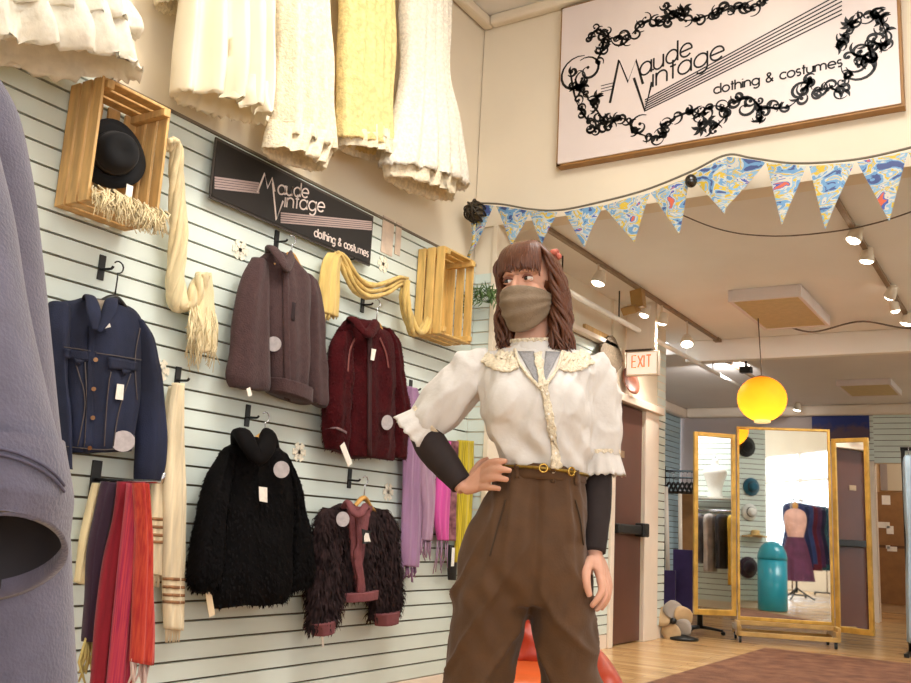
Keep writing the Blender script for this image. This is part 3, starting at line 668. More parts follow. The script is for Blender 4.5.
# black fur coat
M_FUR = mat('black_fur', (.028, .020, .022), .8, var=.4, vs=20, spec=.12, sheen=.0)
X = W + .11
h = hook(247, 415, label='black wall hook holding the black fur coat')
t, B = garment('fur_coat', 'black hooded fur coat with pale tag at the cuff', X, M_FUR,
    [(244, 434, 267, 438, .08), (232, 443, 279, 449, .15), (221, 453, 287, 461, .20), (215, 500, 289, 502, .23), (213, 550, 287, 550, .24), (211, 590, 285, 588, .24), (212, 606, 282, 602, .18)],
    [(221, 450, 234, 456, .10), (207, 482, 226, 486, .15), (197, 520, 220, 520, .17), (191, 555, 216, 556, .18), (189, 577, 212, 578, .17), (194, 590, 208, 592, .12)],
    [(277, 452, 288, 462, .10), (284, 480, 295, 486, .14), (287, 515, 301, 516, .16), (286, 550, 306, 549, .17), (285, 578, 310, 573, .17), (285, 592, 307, 586, .12)], cat='coat', noise_=(.014, 8), furs=(4200, .016, .0035, .75), seed=5)
A = ALL(B)
hanger(h, on_x(255, 436, X).z, .13, X, M_WOOD, 'wooden hanger inside the black fur coat')
hd = MB().tube([on_x(x, y, X + dx) for x, y, dx in ((238, 446, .0), (242, 434, .05), (249, 446, .10), (257, 456, .11), (265, 448, .10), (270, 437, .05), (275, 448, .0))], [.03, .045, .045, .04, .045, .045, .03], 12, n=34, flat=.6)
hd.fur(900, .015, .0035, .6).build('hood', M_FUR, t)
disc(MB(), 277, 470, 8.5, A, .034).build('size_sticker', M_STK, t)
patch(MB(), ((254.5, 487), (259.5, 488), (259.5, 502), (254.5, 501)), A, .036, 2, 2, .002).build('price_tag', M_TAG, t)
strip(MB(), 208, 592, 212, 616, X + .03, .03).build('paper_tag', mat('cream_tag_paper', (.85, .76, .62), .7), t)
# shaggy brown jacket
M_SHAG = mat('shaggy_brown_fur', (.165, .11, .11), .85, var=.5, vs=30, sheen=.0, spec=.2)
M_PINK = mat('dusty_pink_lining', (.47, .26, .27), .8, var=.12, vs=20, bump=.3, bs=90)
X = W + .10
h = hook(349, 478, label='black wall hook holding the shaggy brown jacket')
t, B = garment('shaggy_jacket', 'shaggy dark brown fur jacket with dusty pink lining', X, M_SHAG,
    [(338, 504, 371, 507, .07), (330, 509, 380, 512, .14), (328, 522, 382, 523, .18), (336, 560, 374, 559, .19), (339, 588, 370, 585, .17), (339, 597, 369, 593, .12)],
    [(323, 506, 338, 508, .09), (317, 522, 338, 525, .14), (313, 560, 337, 562, .17), (309, 602, 337, 598, .18), (308, 628, 332, 621, .13)],
    [(370, 506, 385, 510, .09), (371, 525, 391, 528, .14), (369, 560, 395, 560, .16), (369, 595, 398, 592, .16), (373, 616, 396, 612, .12)], noise_=(.02, 12), furs=(4200, .042, .005, .72), seed=6)
A = ALL(B)
hanger(h, on_x(351, 499, X).z, .12, X, M_WOOD, 'wooden hanger inside the shaggy brown jacket')
patch(MB(), ((345, 508), (369, 510), (366, 520), (354, 592)), A, .028, 8, 16, .03).build('lining', M_PINK, t)
patch(MB(), ((352, 514), (357, 514), (357, 594), (353, 595)), A, .045, 3, 18, .02).build('placket', M_PINK, t)
MB().tube([on_x(x, y, X + dx) for x, y, dx in ((343, 508, .02), (348, 502, .06), (354, 513, .11), (361, 513, .11), (366, 506, .06), (370, 510, .02))], [.015, .018, .02, .02, .018, .015], 10, n=24, flat=.6).build('collar', M_PINK, t)
hem(t, [(336, 593, 371, 589), (337, 602, 370, 597)], X, M_PINK, 'waistband', .19)
for r_ in ([(311, 624, 331, 618), (314, 636, 328, 631)], [(375, 614, 395, 610), (377, 626, 393, 622)]): hem(t, r_, X + .015, M_PINK, 'cuff', .12)
disc(MB(), 334, 520, 7.5, A, .06).build('size_sticker', M_STK, t)
patch(MB(), ((353, 529), (358.5, 530), (358, 545), (353, 544)), A, .075, 2, 2, .002).build('price_tag', M_BLACK, t)
patch(MB(), ((354.2, 532), (357, 532.5), (357, 542), (354.2, 541.5)), A, .078, 2, 2, .002).build('tag_print', M_TAG, t)
strip(MB(), 321, 628, 323, 647, X, .014).build('paper_tag', M_TAG, t)

# ---------------------------------------------------------------- scarves
def scarf(name, label, rows, X, mat_, d=.05, fold=.25, group=None, fringe=None, seed=0, cat='scarf'):
    p = on_x((rows[-1][0] + rows[-1][2]) / 2, rows[-1][1], X); t = thing(name, p, label, cat, group)
    mb = MB().loft(rows_x(rows, X, d), AXW, n=32, m=34, back=.8, p=.9, fold=fold, freq=4.5, ph=seed).noise(.006, 9, None, (1, 1, .3), seed)
    mb.build('cloth', mat_, t)
    if fringe:
        f = MB(); r = random.Random(seed); l, rr_ = on_x(rows[-1][0], rows[-1][1], X), on_x(rows[-1][2], rows[-1][3], X)
        for i in range(fringe[0]):
            a = l.lerp(rr_, (i + .5) / fringe[0]) + AXW * r.uniform(-.4, .4) * d * .5; ln = fringe[1] * r.uniform(.7, 1.15)
            f.tube([a + V((0, 0, .012)), a + V((r.uniform(-.01, .01), r.uniform(-.012, .012), -ln * .5)), a + V((r.uniform(-.015, .015), r.uniform(-.02, .02), -ln))], [fringe[2], fringe[2], fringe[2] * .6], 5)
        f.build('fringe', fringe[3] if len(fringe) > 3 else mat_, t)
    return t
def fab(n, c, c2=None, st=(14, 14, 1.2), b=.25): return mat(n, c, .85, var=.15, vs=3, bump=b, bs=160, stretch=st, col2=c2, sheen=.2)
M_CRM = fab('cream_scarf_cloth', (.86, .79, .62)); M_PUR = fab('deep_purple_wool', (.19, .09, .17)); M_CRI = fab('crimson_wool', (.52, .05, .13))
M_MAG = fab('magenta_striped_wool', (.60, .10, .28), (.78, .26, .30), (60, 60, .8)); M_ORA = fab('coral_striped_wool', (.66, .13, .13), (.78, .28, .18), (50, 50, .8))
SG = 'scarves on the peg below the denim jacket'
p = on_x(96, 466, W) - V((0, 0, .05)); t = thing('scarf_peg', p, 'black faceout arm holding five scarves below the denim jacket', 'peg')
MB().box((W + .001, p.y - .02, p.z - .06), (W + .010, p.y + .02, p.z + .07)).build('back_plate', M_BLACK, t, smooth=False, bevel=.002)
MB().tube([p + V((.01, 0, 0)), p + V((.36, 0, 0)), p + V((.365, 0, .03))], .007, 10).build('arm', M_CHROME, t)
zt = p.z + .004
def peg_rows(rows, X):
    """the top of every scarf is folded over the arm"""
    return rows
scarf('scarf', 'cream scarf on the peg, behind the purple one', [(93, 483, 108, 484), (86, 512, 104, 514), (80, 540, 96, 542), (75, 582, 84, 584)], W + .06, M_CRM, .05, group=SG, seed=1)
scarf('scarf', 'deep purple scarf with yellow fringe on the peg', [(102, 481, 122, 483), (95, 510, 118, 512), (88, 548, 110, 550), (85, 600, 102, 602), (83, 641, 97, 642)], W + .11, M_PUR, .06, group=SG, fringe=(9, .12, .006, mat('straw_fringe', (.74, .66, .40), .9)), seed=2)
scarf('scarf', 'plain crimson scarf on the peg between purple and magenta', [(118, 481, 134, 483), (112, 520, 130, 522), (103, 566, 124, 567), (96, 625, 115, 626), (89, 700, 108, 700), (86, 740, 104, 740)], W + .17, M_CRI, .06, group=SG, seed=3)
scarf('scarf', 'magenta scarf with thin pale stripes on the peg', [(128, 483, 142, 484), (124, 520, 142, 522), (119, 566, 141, 567), (113, 625, 136, 626), (107, 690, 132, 690), (104, 740, 128, 740)], W + .23, M_MAG, .07, group=SG, seed=4)
scarf('scarf', 'coral red striped scarf at the free end of the peg', [(133, 482, 145, 484), (135, 510, 148, 512), (136, 550, 150, 552), (133, 610, 152, 612), (130, 662, 151, 664)], W + .29, M_ORA, .07, group=SG, fringe=(10, .09, .005, mat('pale_fringe', (.80, .70, .66), .9)), seed=5)
# cream scarf with brown bands, two tails over a hook
h = hook(177, 378, label='black wall hook holding the cream scarf with brown bands')
M_BAND = mat('brown_band_weave', (.58, .42, .28), .85, var=.25, vs=60)
M_CRM2 = fab('ivory_shawl_cloth', (.87, .80, .66))
t = thing('shawl', on_x(172, 630, W + .05), 'long cream shawl with brown banded ends hanging beside the denim jacket', 'scarf')
for j, (rows, bands) in enumerate((([(172, 382, 184, 384), (165, 430, 184, 432), (163, 500, 185, 502), (163, 580, 184, 582), (165, 628, 182, 630)], (577, 600)), ([(170, 386, 178, 388), (158, 440, 172, 442), (150, 500, 168, 502), (148, 560, 166, 564), (149, 573, 166, 577)], (517, 540)))):
    X_ = W + .07 - j * .03
    mb = MB().loft(rows_x(rows, X_, .045), AXW, n=30, m=34, back=.8, p=.9, fold=.3, freq=4, ph=j).noise(.005, 9, None, (1, 1, .3), j); bv = [mb.bvh()]
    mb.build('tail', M_CRM2, t)
    for dy in (0, 8, 16, 23):
        y = bands[0] + dy; a = 163 if j == 0 else 149; c = 185 if j == 0 else 168
        patch(MB(), ((a, y), (c, y + 1), (c, y + 4), (a, y + 3)), bv, .003, 8, 1, .003).build('woven_band', M_BAND, t)
    f = MB(); r = random.Random(j)
    for i in range(12):
        a = on_x(rows[-1][0] + 1 + i * 1.3, rows[-1][1] - 2, X_); f.tube([a, a + V((0, r.uniform(-.01, .01), -.06))], [.004, .002], 5)
    f.build('fringe', M_CRM2, t)
# looped scarf from the hat crate
t = thing('fringed_scarf', on_x(205, 362, W + .08), 'cream scarf looping down from the hat crate to a long fringe', 'scarf')
pts = [(167, 150, .13), (171, 141, .16), (176, 150, .13), (177, 190, .09), (178, 240, .07), (175, 280, .06), (179, 304, .06), (190, 304, .07), (198, 288, .08), (204, 275, .09)]
def twist(pts, rad, k, off, mat_, t, name, n=60, turns=2.2, flat=.8):
    """loosely twisted cloth: k soft folds winding about the same path, one mesh"""
    q = catmull([tuple(p) + (r_,) for p, r_ in zip(pts, rad)], n); mb = MB()
    for j in range(k):
        P = []; Rr = []
        for i, p in enumerate(q):
            a = 2 * math.pi * (j / k + turns * i / n); s_ = p[3] * off; P.append(V(p[:3]) + V((math.sin(a) * s_ * .8, math.cos(a) * s_, math.sin(a + 1) * s_ * .4))); Rr.append(p[3] * .62)
        mb.tube(P, Rr, 10, flat=flat)
    return mb.noise(.004, 22, None, (1, 1, .5)).build(name, mat_, t)
twist([on_x(x, y, W + dx) for x, y, dx in pts], [.018, .020, .024, .028, .032, .034, .036, .036, .036, .03], 5, .62, M_CRM, t, 'cloth')
f = MB(); r = random.Random(5); a0 = on_x(203, 275, W + .08)
MB().loft(rows_x([(197, 272, 209, 276, .06), (192, 300, 213, 304, .07), (188, 335, 216, 338, .06), (190, 350, 215, 353, .04)], W + .07), AXW, n=26, m=20, fold=.35, freq=7).noise(.008, 16).build('tail', M_CRM, t)
for i in range(150):
    x = 189 + 27 * r.random(); a = on_x(x, 330 + r.uniform(-25, 8), W + .075 + r.uniform(-.02, .03)); f.tube([a, a + V((r.uniform(-.01, .02), r.uniform(-.02, .02), -.05)), a + V((r.uniform(-.01, .02), r.uniform(-.03, .03), -.12 * r.uniform(.7, 1.2)))], [.003, .003, .0015], 5)
f.build('fringe', M_CRM, t)
# golden swagged scarf
M_GLD = fab('golden_cream_cloth', (.83, .71, .42))
h = hook(344, 258, label='black wall hook holding the swagged golden scarf')
t = thing('swag_scarf', on_x(328, 318, W + .06), 'golden cream scarf swagged from a hook across to the slatted crate', 'scarf')
MB().loft(rows_x([(328, 252, 341, 256, .06), (322, 264, 338, 268, .06), (319, 290, 337, 293, .06), (318, 312, 337, 318, .05)], W + .07), AXW, n=26, m=22, fold=.3, freq=5).noise(.006, 14, None, (1, 1, .4)).build('tail', M_GLD, t)
for k_, (dx, dz) in enumerate(((0, 0), (.012, .03), (.0, -.028))):
    twist([on_x(x, y, W + .07 + dx) + V((0, 0, dz * s_)) for x, y, s_ in ((337, 254, .3), (344, 264, .8), (354, 281, 1), (368, 291, 1), (384, 289, 1), (398, 282, .8), (406, 281, .4))], [.018, .020, .022, .024, .022, .020, .018], 3, .6, M_GLD, t, 'swag', 40, .8)
for k_, dx in enumerate((0, .035)):
    twist([on_x(x + k_ * 3, y, W + .07 + dx) for x, y in ((404, 281), (403, 296), (407, 318), (413, 332), (421, 331), (428, 316), (431, 306))], [.018, .022, .024, .026, .024, .02, .014], 3, .6, M_GLD, t, 'swag', 36, 1.2)
f = MB(); r = random.Random(8)
for i in range(22):
    a = on_x(319 + 18 * r.random(), 311 + r.uniform(-2, 4), W + .07 + r.uniform(-.015, .02)); f.tube([a, a + V((0, r.uniform(-.008, .008), -.035))], [.005, .003], 5)
f.build('fringe', M_GLD, t)
# lavender, pink, patterned and yellow scarves nearer the person
M_LAV = fab('lavender_wool', (.60, .45, .58)); M_LAV2 = fab('pale_lilac_wool', (.64, .51, .60)); M_PNK = fab('hot_pink_silk', (.80, .30, .60))
M_PAT = mat('plum_patterned_silk', (.30, .12, .17), .7, var=.9, vs=22, col2=(.62, .42, .44)); M_YEL = fab('yellow_striped_cloth', (.86, .76, .12), (.55, .50, .10), (70, 70, .5))
SG = 'scarves hung on the slats behind the raised elbow'
hook(410, 388, label='black wall hook above the lavender scarf')
scarf('scarf', 'lavender wool shawl hung from the hook above the elbow', [(405, 386, 416, 389), (404, 420, 420, 422), (403, 470, 422, 472), (402, 530, 420, 531), (401, 566, 417, 567)], W + .06, M_LAV, .06, group=SG, fringe=(10, .07, .005), seed=6)
scarf('scarf', 'pale lilac shawl tail beside the lavender one', [(416, 440, 432, 442), (420, 480, 434, 481), (423, 510, 433, 511), (422, 540, 430, 541)], W + .085, M_LAV2, .05, group=SG, fringe=(9, .10, .005), seed=7)
scarf('scarf', 'hot pink scarf between the lilac and the plum scarves', [(440, 441, 452, 442), (437, 480, 449, 481), (434, 510, 448, 511), (438, 540, 447, 541)], W + .06, M_PNK, .05, group=SG, fringe=(7, .16, .004, M_LAV2), seed=8)
scarf('scarf', 'plum patterned scarf hanging against the yellow one', [(449, 441, 460, 442), (448, 490, 459, 491), (448, 540, 457, 541)], W + .07, M_PAT, .05, group=SG, seed=9)
scarf('scarf', 'yellow striped scarf hanging just behind the hand on hip', [(458, 440, 473, 441), (457, 480, 473, 481), (456, 520, 470, 521), (455, 562, 466, 562)], W + .09, M_YEL, .06, group=SG, seed=10)
t = thing('black_pouch', on_x(452, 580, W + .05), 'small black pouch with white label below the pink scarf', 'pouch')
MB().loft(rows_x([(449, 545, 456, 546), (448, 565, 456, 566), (449, 580, 455, 580)], W + .06, .04), AXW, n=16, m=12).build('pouch', M_BLACK, t)
MB().obox(on_x(453, 557, W + .10), (.001, 0, 0), (0, .014, 0), (0, 0, .05)).build('white_label', M_WHITE, t, smooth=False)
c = on_x(478.5, 437, W + .012); t = thing('paper_notice', c - V((0, 0, .07)), 'small white paper notice with a hanger sketch taped to the slats', 'notice')
MB().box((W + .001, c.y - .06, c.z - .07), (W + .004, c.y + .06, c.z + .07)).build('sheet', M_WHITE, t, smooth=False)
MB().ribbon([c + V((-.007, -.03, -.03)), c + V((-.007, 0, .025)), c + V((-.007, .03, -.03)), c + V((-.007, -.03, -.03))], .007, AXW).ribbon([c + V((-.007, 0, .025)), c + V((-.007, .002, .04)), c + V((-.007, .012, .045))], .006, AXW).build('hanger_mark', M_INK, t, smooth=False)
# small paper cards and snowflakes
for (x, y, hw, hh, lb) in ((388, 236, .05, .10, 'larger pale card on the top slats beside the black sign'), (398.5, 239, .025, .09, 'narrow pinkish card on the top slats beside the black sign')):
    c = on_x(x, y, W + .006); mb = MB().box((W + .001, c.y - hw, c.z - hh), (W + .005, c.y + hw, c.z + hh)); tag(mb.build('card', mat('faded_card', (.84, .76, .68), .7, var=.12, vs=14), smooth=False), lb, 'card', 'cards pinned to the top slats')
M_SNOW = mat('pearly_paper', (.93, .90, .82), .5, var=.1, vs=50)
for (x, y, r_, lb) in ((160, 370, .045, 'pearly paper snowflake beside the cream shawl'), (240, 250, .045, 'pearly paper snowflake beside the brown jacket collar'), (299, 452, .045, 'pearly paper snowflake above the black fur coat sleeve'), (388, 492, .045, 'pearly paper snowflake beside the shaggy jacket'), (383, 264, .045, 'pearly paper snowflake above the golden swag')):
    c = on_x(x, y, W + .003); mb = MB()
    for j in range(6):
        a = j * math.pi / 3; dv = V((0, math.cos(a), math.sin(a))); e = V((0, -math.sin(a), math.cos(a)))
        mb.ribbon([c, c + dv * r_], .014, AXW, .002)
        for q in (.45, .75): mb.ribbon([c + dv * r_ * q + (dv * .6 + e) * r_ * .3, c + dv * r_ * q, c + dv * r_ * q + (dv * .6 - e) * r_ * .3], .010, AXW, .0025)
    tag(mb.build('snowflake', M_SNOW, smooth=False), lb, 'snowflake', 'paper snowflakes on the slat wall')
# ---------------------------------------------------------------- crates
def crate(name, label, corners, dep, mat_):
    """corners: px of front-left-top, front-right-top, front-left-bottom on plane W+dep"""
    a, b_, c = (on_x(*q, W + dep) for q in corners); y0, y1, z1, z0 = a.y, b_.y, (a.z + b_.z) / 2, c.z
    if z1 < z0: z0, z1 = z1, z0
    x0, x1 = W + .004, W + dep; t = thing(name, V(((x0 + x1) / 2, (y0 + y1) / 2, z0)), label, 'crate', 'wooden crates fixed to the slat wall'); th = .012; cw = .03
    def bx(nm, lo, hi): MB().box(lo, hi).build(nm, mat_, t, smooth=False, bevel=.003)
    n = 3; sw = (dep - .012) / n
    for i in range(n):
        xa, xb = x0 + i * sw + .006, x0 + (i + 1) * sw - .006
        bx('side_slat', (xa, y0, z0), (xb, y0 + th, z1)); bx('side_slat', (xa, y1 - th, z0), (xb, y1, z1))
        bx('cross_slat', (xa, y0 + th, z1 - th), (xb, y1 - th, z1)); bx('cross_slat', (xa, y0 + th, z0), (xb, y1 - th, z0 + th))
    for yy in (y0 + th, y1 - th - cw):
        for zz in (z0 + th, z1 - th - cw): bx('corner_post', (x0, yy, zz), (x1, yy + cw, zz + cw))
    nb = 4; wb = (y1 - y0) / nb
    for i in range(nb): bx('back_slat', (x0, y0 + i * wb + .012, z0 + th + .001), (x0 + th, y0 + (i + 1) * wb - .012, z1 - th - .001))
    return t, (x0, x1, y0, y1, z0, z1)
M_PINE2 = mat('pale_pine_slat', (.83, .68, .40), .55, var=.16, vs=9, stretch=(4, 4, .7), bump=.1, bs=40)
t, c1 = crate('wooden_crate', 'pine crate with a black hat inside, high on the slat wall', ((106, 75), (174, 108), (103, 204)), .205, M_PINE)
t, c2 = crate('wooden_crate', 'empty pale pine crate beside the person, high on the slat wall', ((447, 247), (477, 259), (447.5, 335)), .20, M_PINE2)
# hat hung in the first crate
hp = V((W + .07, (c1[2] + c1[3]) / 2 + .015, (c1[4] + c1[5]) / 2 + .02)); M_HAT = mat('black_felt', (.035, .033, .04), .9, sheen=.05, var=.2)
t = thing('black_hat', hp - V((0, 0, .15)), 'black felt brimmed hat hung tilted inside the pine crate', 'hat')
axh = V((-.9, .25, .12)).normalized()
hb = MB().lathe(hp, [(.05, -.004), (.08, -.006), (.10, -.010), (.126, -.002), (.128, .004), (.10, 0), (.08, .006), (.05, .006)], axh, 36)
u = axh.orthogonal().normalized(); v = axh.cross(u)
for i, p in enumerate(hb.v):
    d_ = p - hp; a = math.atan2(d_.dot(v), d_.dot(u)); r_ = math.hypot(d_.dot(u), d_.dot(v)); hb.v[i] = p + axh * .035 * (r_ / .144) ** 2 * math.cos(2 * a)
hb.build('brim', M_HAT, t)
MB().lathe(hp - axh * .002, [(.08, 0), (.078, -.03), (.073, -.06), (.06, -.085), (.035, -.088), (.01, -.08)], axh, 30).build('crown', M_HAT, t)
MB().lathe(hp - axh * .004, [(.081, 0), (.0825, -.002), (.0815, -.022), (.08, -.024)], axh, 30).build('band', mat('black_ribbon', (.09, .08, .08), .4), t)
MB().obox(on_x(129, 193, W + .19), (.001, 0, 0), (0, .014, 0), (0, 0, .03)).build('price_tag', M_TAG, t, smooth=False)
t = thing('fringe_trim', V((c1[1] - .02, c1[2] + .1, c1[4])), 'shaggy cream fringe draped over the front edge of the hat crate', 'trim')
f = MB(); r = random.Random(11)
for i in range(420):
    u_ = r.random(); p = V((c1[1] + r.uniform(-.03, .02), c1[2] + .02 + u_ * (c1[3] - c1[2] - .02), c1[4] + .03 + r.uniform(-.015, .03)))
    f.tube([p, p + V((.02, r.uniform(-.02, .02), -.015)), p + V((.03, r.uniform(-.03, .03), -.055 * r.uniform(.6, 1.5)))], [.003, .003, .0015], 5)
f.build('fringe', M_CRM, t)
# ---------------------------------------------------------------- gowns along the top of the wall
def gown(label, rows, X, mat_, fold, freq, seed, d=.3, tiers=None, tail=.008, name='gown', under=None):
    p = on_x((rows[-1][0] + rows[-1][2]) / 2, rows[-1][1], X); t = thing(name, p, label, 'gown', 'white and ivory gowns hung high along the wall')
    X -= .06 if X < W + .3 else 0; sq = .8
    mb = MB().loft([(a_, c_, d_ * sq) for a_, c_, d_ in rows_x(rows, X, d)], AXW, n=96, m=40, back=.55, p=.8, fold=lambda v: fold * min(1, .25 + v * 1.1), freq=freq, ph=seed, tail=tail, open_end=True).noise(.02, 5, None, (1, 1, .35), seed)
    for i, q in enumerate(mb.v):
        if q.x < W + .02: mb.v[i] = V((W + .02 + (q.x - W) * .03, q.y, q.z))
    mb.build('skirt', mat_, t)
    if under:
        mb = MB().loft(rows_x(under, X, d * .8), AXW, n=64, m=16, back=.55, fold=fold * .9, freq=freq * 1.1, ph=seed + 2, tail=tail * .5, open_end=True).noise(.015, 6, None, (1, 1, .4), seed + 3)
        for i, q in enumerate(mb.v):
            if q.x < W + .02: mb.v[i] = V((W + .02 + (q.x - W) * .03, q.y, q.z))
        mb.build('lace_hem', M_LACE, t)
    return t
M_TULLE = mat('ivory_tulle', (.90, .86, .78), .9, var=.06, vs=14, bump=.4, bs=40, trans=.25)
M_SATIN = mat('ivory_satin', (.94, .90, .80), .45, var=.04, vs=4, sheen=.3, trans=.2)
M_LACE = mat('ivory_lace', (.94, .89, .78), .8, var=.14, vs=45, bump=.7, bs=90, trans=.2)
M_YLACE = mat('yellowed_lace', (.92, .83, .58), .8, var=.16, vs=40, bump=.7, bs=90, trans=.2)
M_WLACE = mat('white_lace', (.95, .92, .86), .8, var=.12, vs=60, bump=.8, bs=100, trans=.2)
t = gown('full tulle skirted gown, its puffy hem above the hat crate', [(-10, -200, 50, -180, .25), (-50, -110, 90, -80, .38), (-80, -40, 112, -10, .42), (-90, 10, 126, 50, .44), (-80, 40, 124, 68, .40)], W + .22, M_TULLE, .10, 9, 1, tail=.01)
M_TULLE2 = alpha(mat('sheer_tulle', (.93, .90, .83), .9, var=.08, vs=20, bump=.5, bs=50), .75)
for j, (yo, xo) in enumerate(((12, 3), (-26, -4))):
    mb = MB().loft(rows_x([(-95, -40 + yo, 108 + xo, 2 + yo, .42), (-100, 0 + yo, 126 + xo, 52 + yo, .46), (-90, 32 + yo, 131 + xo, 66 + yo, .44)], W + .24), AXW, n=90, m=14, back=.5, fold=.13, freq=12, ph=j * 2, tail=.012, open_end=True).noise(.03, 6, None, (1, 1, .6), j)
    for i, q in enumerate(mb.v):
        if q.x < W + .02: mb.v[i] = V((W + .02, q.y, q.z))
    mb.build('tulle_tier', M_TULLE2, t)
gown('short ivory hem hanging between the tulle and the satin gowns', [(164, -120, 182, -115, .12), (158, -50, 190, -40, .18), (157, 2, 193, 12, .2)], W + .16, M_LACE, .2, 7, 2)
gown('pleated ivory satin gown above the black sign', [(195, -190, 255, -170, .2), (186, -110, 262, -85, .28), (180, -20, 266, 16, .32), (176, 50, 265, 86, .34), (173, 92, 262, 124, .34)], W + .24, M_SATIN, .34, 9, 3, tail=.01)
gown('slim ivory lace gown hanging between satin and yellowed gowns', [(288, -190, 318, -178, .18), (282, -110, 324, -95, .24), (276, -10, 323, 12, .26), (273, 70, 325, 96, .28), (270, 135, 328, 157, .3)], W + .24, M_LACE, .2, 8, 4, under=[(268, 120, 328, 148), (262, 148, 318, 172)])
gown('yellowed cream lace gown beside the white train gown', [(350, -180, 380, -170, .16), (343, -100, 387, -85, .22), (340, 0, 389, 20, .24), (337, 80, 387, 101, .26), (335, 138, 386, 156, .28)], W + .22, M_YLACE, .14, 10, 5, under=[(338, 130, 388, 148), (340, 146, 386, 163)])
gown('white lace gown with a flared train, nearest the corner', [(412, -170, 440, -160, .16), (404, -90, 445, -70, .22), (401, 0, 445, 16, .26), (403, 62, 445, 78, .26), (393, 118, 452, 134, .32), (380, 164, 461, 190, .36)], W + .26, M_WLACE, .16, 10, 6, tail=.012, under=[(384, 150, 456, 176), (386, 176, 450, 202)])
# ---------------------------------------------------------------- three-fold mirror
MA, MAng = V((-2.60, 9.2, 0)), math.radians(22.7)
def panel(p0, ang, wdt, z0, z1, root, nm, fw, th=.035):
    """mirror panel standing on p0, running along angle ang for wdt"""
    e = V((math.cos(ang), math.sin(ang), 0)); n = V((math.sin(ang), -math.cos(ang), 0)); p0 = V(p0)
    fr = MB()
    def piece(u0, u1, za, zb, t=th):
        c = p0 + e * ((u0 + u1) / 2) - n * t / 2 + n * .008; c.z = (za + zb) / 2; fr.obox(c, e * (u1 - u0) / 2, n * t / 2, (0, 0, (zb - za) / 2))
    piece(0, fw, z0, z1); piece(wdt - fw, wdt, z0, z1); piece(fw, wdt - fw, z0, z0 + fw * 1.3); piece(fw, wdt - fw, z1 - fw, z1)
    f = fr.build(nm + '_frame', M_GOLD, root, smooth=False, bevel=.004)
    c = p0 + e * wdt / 2 - n * .012; c.z = (z0 + z1) / 2
    MB().obox(c, e * (wdt / 2 - fw * .5), n * .004, (0, 0, (z1 - z0) / 2 - fw * .5)).build(nm + '_glass', M_MIRROR, root, smooth=False)
    MB().obox(c - n * .012, e * (wdt / 2 - .004), n * .005, (0, 0, (z1 - z0) / 2 - .004)).build(nm + '_back', mat('mirror_backing', (.50, .38, .24), .7), root, smooth=False)
    return p0 + e * wdt, e, n
def span(a, b):
    n = V((math.sin(MAng), -math.cos(MAng), 0)); A, B = on_plane(*a, MA, n), on_plane(*b, MA, n); return A, B
A, B = span((737, 520), (832, 520)); A.z = B.z = 0
t = thing('folding_mirror', (A + B) / 2, 'gilt three-panel dressing mirror on a wheeled timber base', 'mirror')
end, e, n = panel(A, MAng, (B - A).length, .19, 2.01, t, 'centre', .025)
# wings folded towards the room
def wing_len(p, ang, px):
    n_ = V((math.sin(ang), -math.cos(ang), 0)); q = on_plane(px, 520, p, n_); return (V((q.x, q.y, 0)) - V((p.x, p.y, 0))).length
aL = math.radians(22.7 + 20); aR = math.radians(-16)
lL = wing_len(A, aL, 694); eL = V((math.cos(aL), math.sin(aL), 0)); panel(A - eL * lL, aL, lL - .012, .22, 1.93, t, 'wing', .04)
pR = end + V((math.cos(aR), math.sin(aR), 0)) * .012; lR = wing_len(end, aR, 869); panel(pR, aR, lR, .14, 1.92, t, 'wing', .04)
bs = MB(); L = (B - A).length; M_BASE = mat('pale_timber', (.74, .60, .36), .5, var=.15, vs=8)
def rail(u0, u1, v0, v1, z0, z1, mb): c = A + e * ((u0 + u1) / 2) + n * ((v0 + v1) / 2); c.z = (z0 + z1) / 2; mb.obox(c, e * (u1 - u0) / 2, n * (v1 - v0) / 2, (0, 0, (z1 - z0) / 2))
rail(-.03, L + .01, .16, .20, .06, .10, bs); rail(-.03, L + .01, .012, .05, .15, .19, bs); rail(-.03, L + .01, -.20, -.16, .06, .10, bs)
for u in (-.03, L - .03): rail(u, u + .04, -.2, .2, .10, .15, bs)
rail(-.03, .0, .05, .2, .06, .19, bs); rail(L - .02, L + .01, .05, .2, .06, .19, bs)
bs.build('wheeled_base', M_BASE, t, smooth=False, bevel=.004)
for u in (.0, L - .03):
    for v in (-.17, .17):
        c = A + e * u + n * v; c.z = .03; mb = MB().lathe(c - e * .012, [(.004, 0), (.03, .002), (.03, .022), (.004, .024)], e, 16); mb.obox(c + V((0, 0, .03)), e * .014, n * .014, (0, 0, .008)); mb.build('caster', M_BLACK, t, smooth=False)
def refl(p):
    """the place whose reflection in the centre panel appears at p"""
    p = V(p); return p - n * 2 * (p - A).dot(n)
def behind(px, py, D): return refl(on_d(px, py, D))
# foot of the wing: black post with a castered foot
q = on_z(700, 634, 0); o = thing('display_stand_foot', q, 'short black post on a splayed wheeled foot beside the standing fan', 'stand')
MB().tube([q + V((0, 0, .06)), q + V((0, 0, .55))], .028, 10).build('post', M_BLACK, o)
for a in (0.2, 2.3, 4.4):
    d = V((math.cos(a), math.sin(a), 0)); MB().tube([q + V((0, 0, .07)), q + d * .1 + V((0, 0, .06)), q + d * .22 + V((0, 0, .045))], [.018, .015, .012], 8).build('leg', M_BLACK, o)
    c = q + d * .22; c.z = .024; MB().lathe(c - d.orthogonal().normalized() * .01, [(.003, 0), (.022, .002), (.022, .018), (.003, .02)], d.orthogonal(), 12).build('caster', M_BLACK, o)
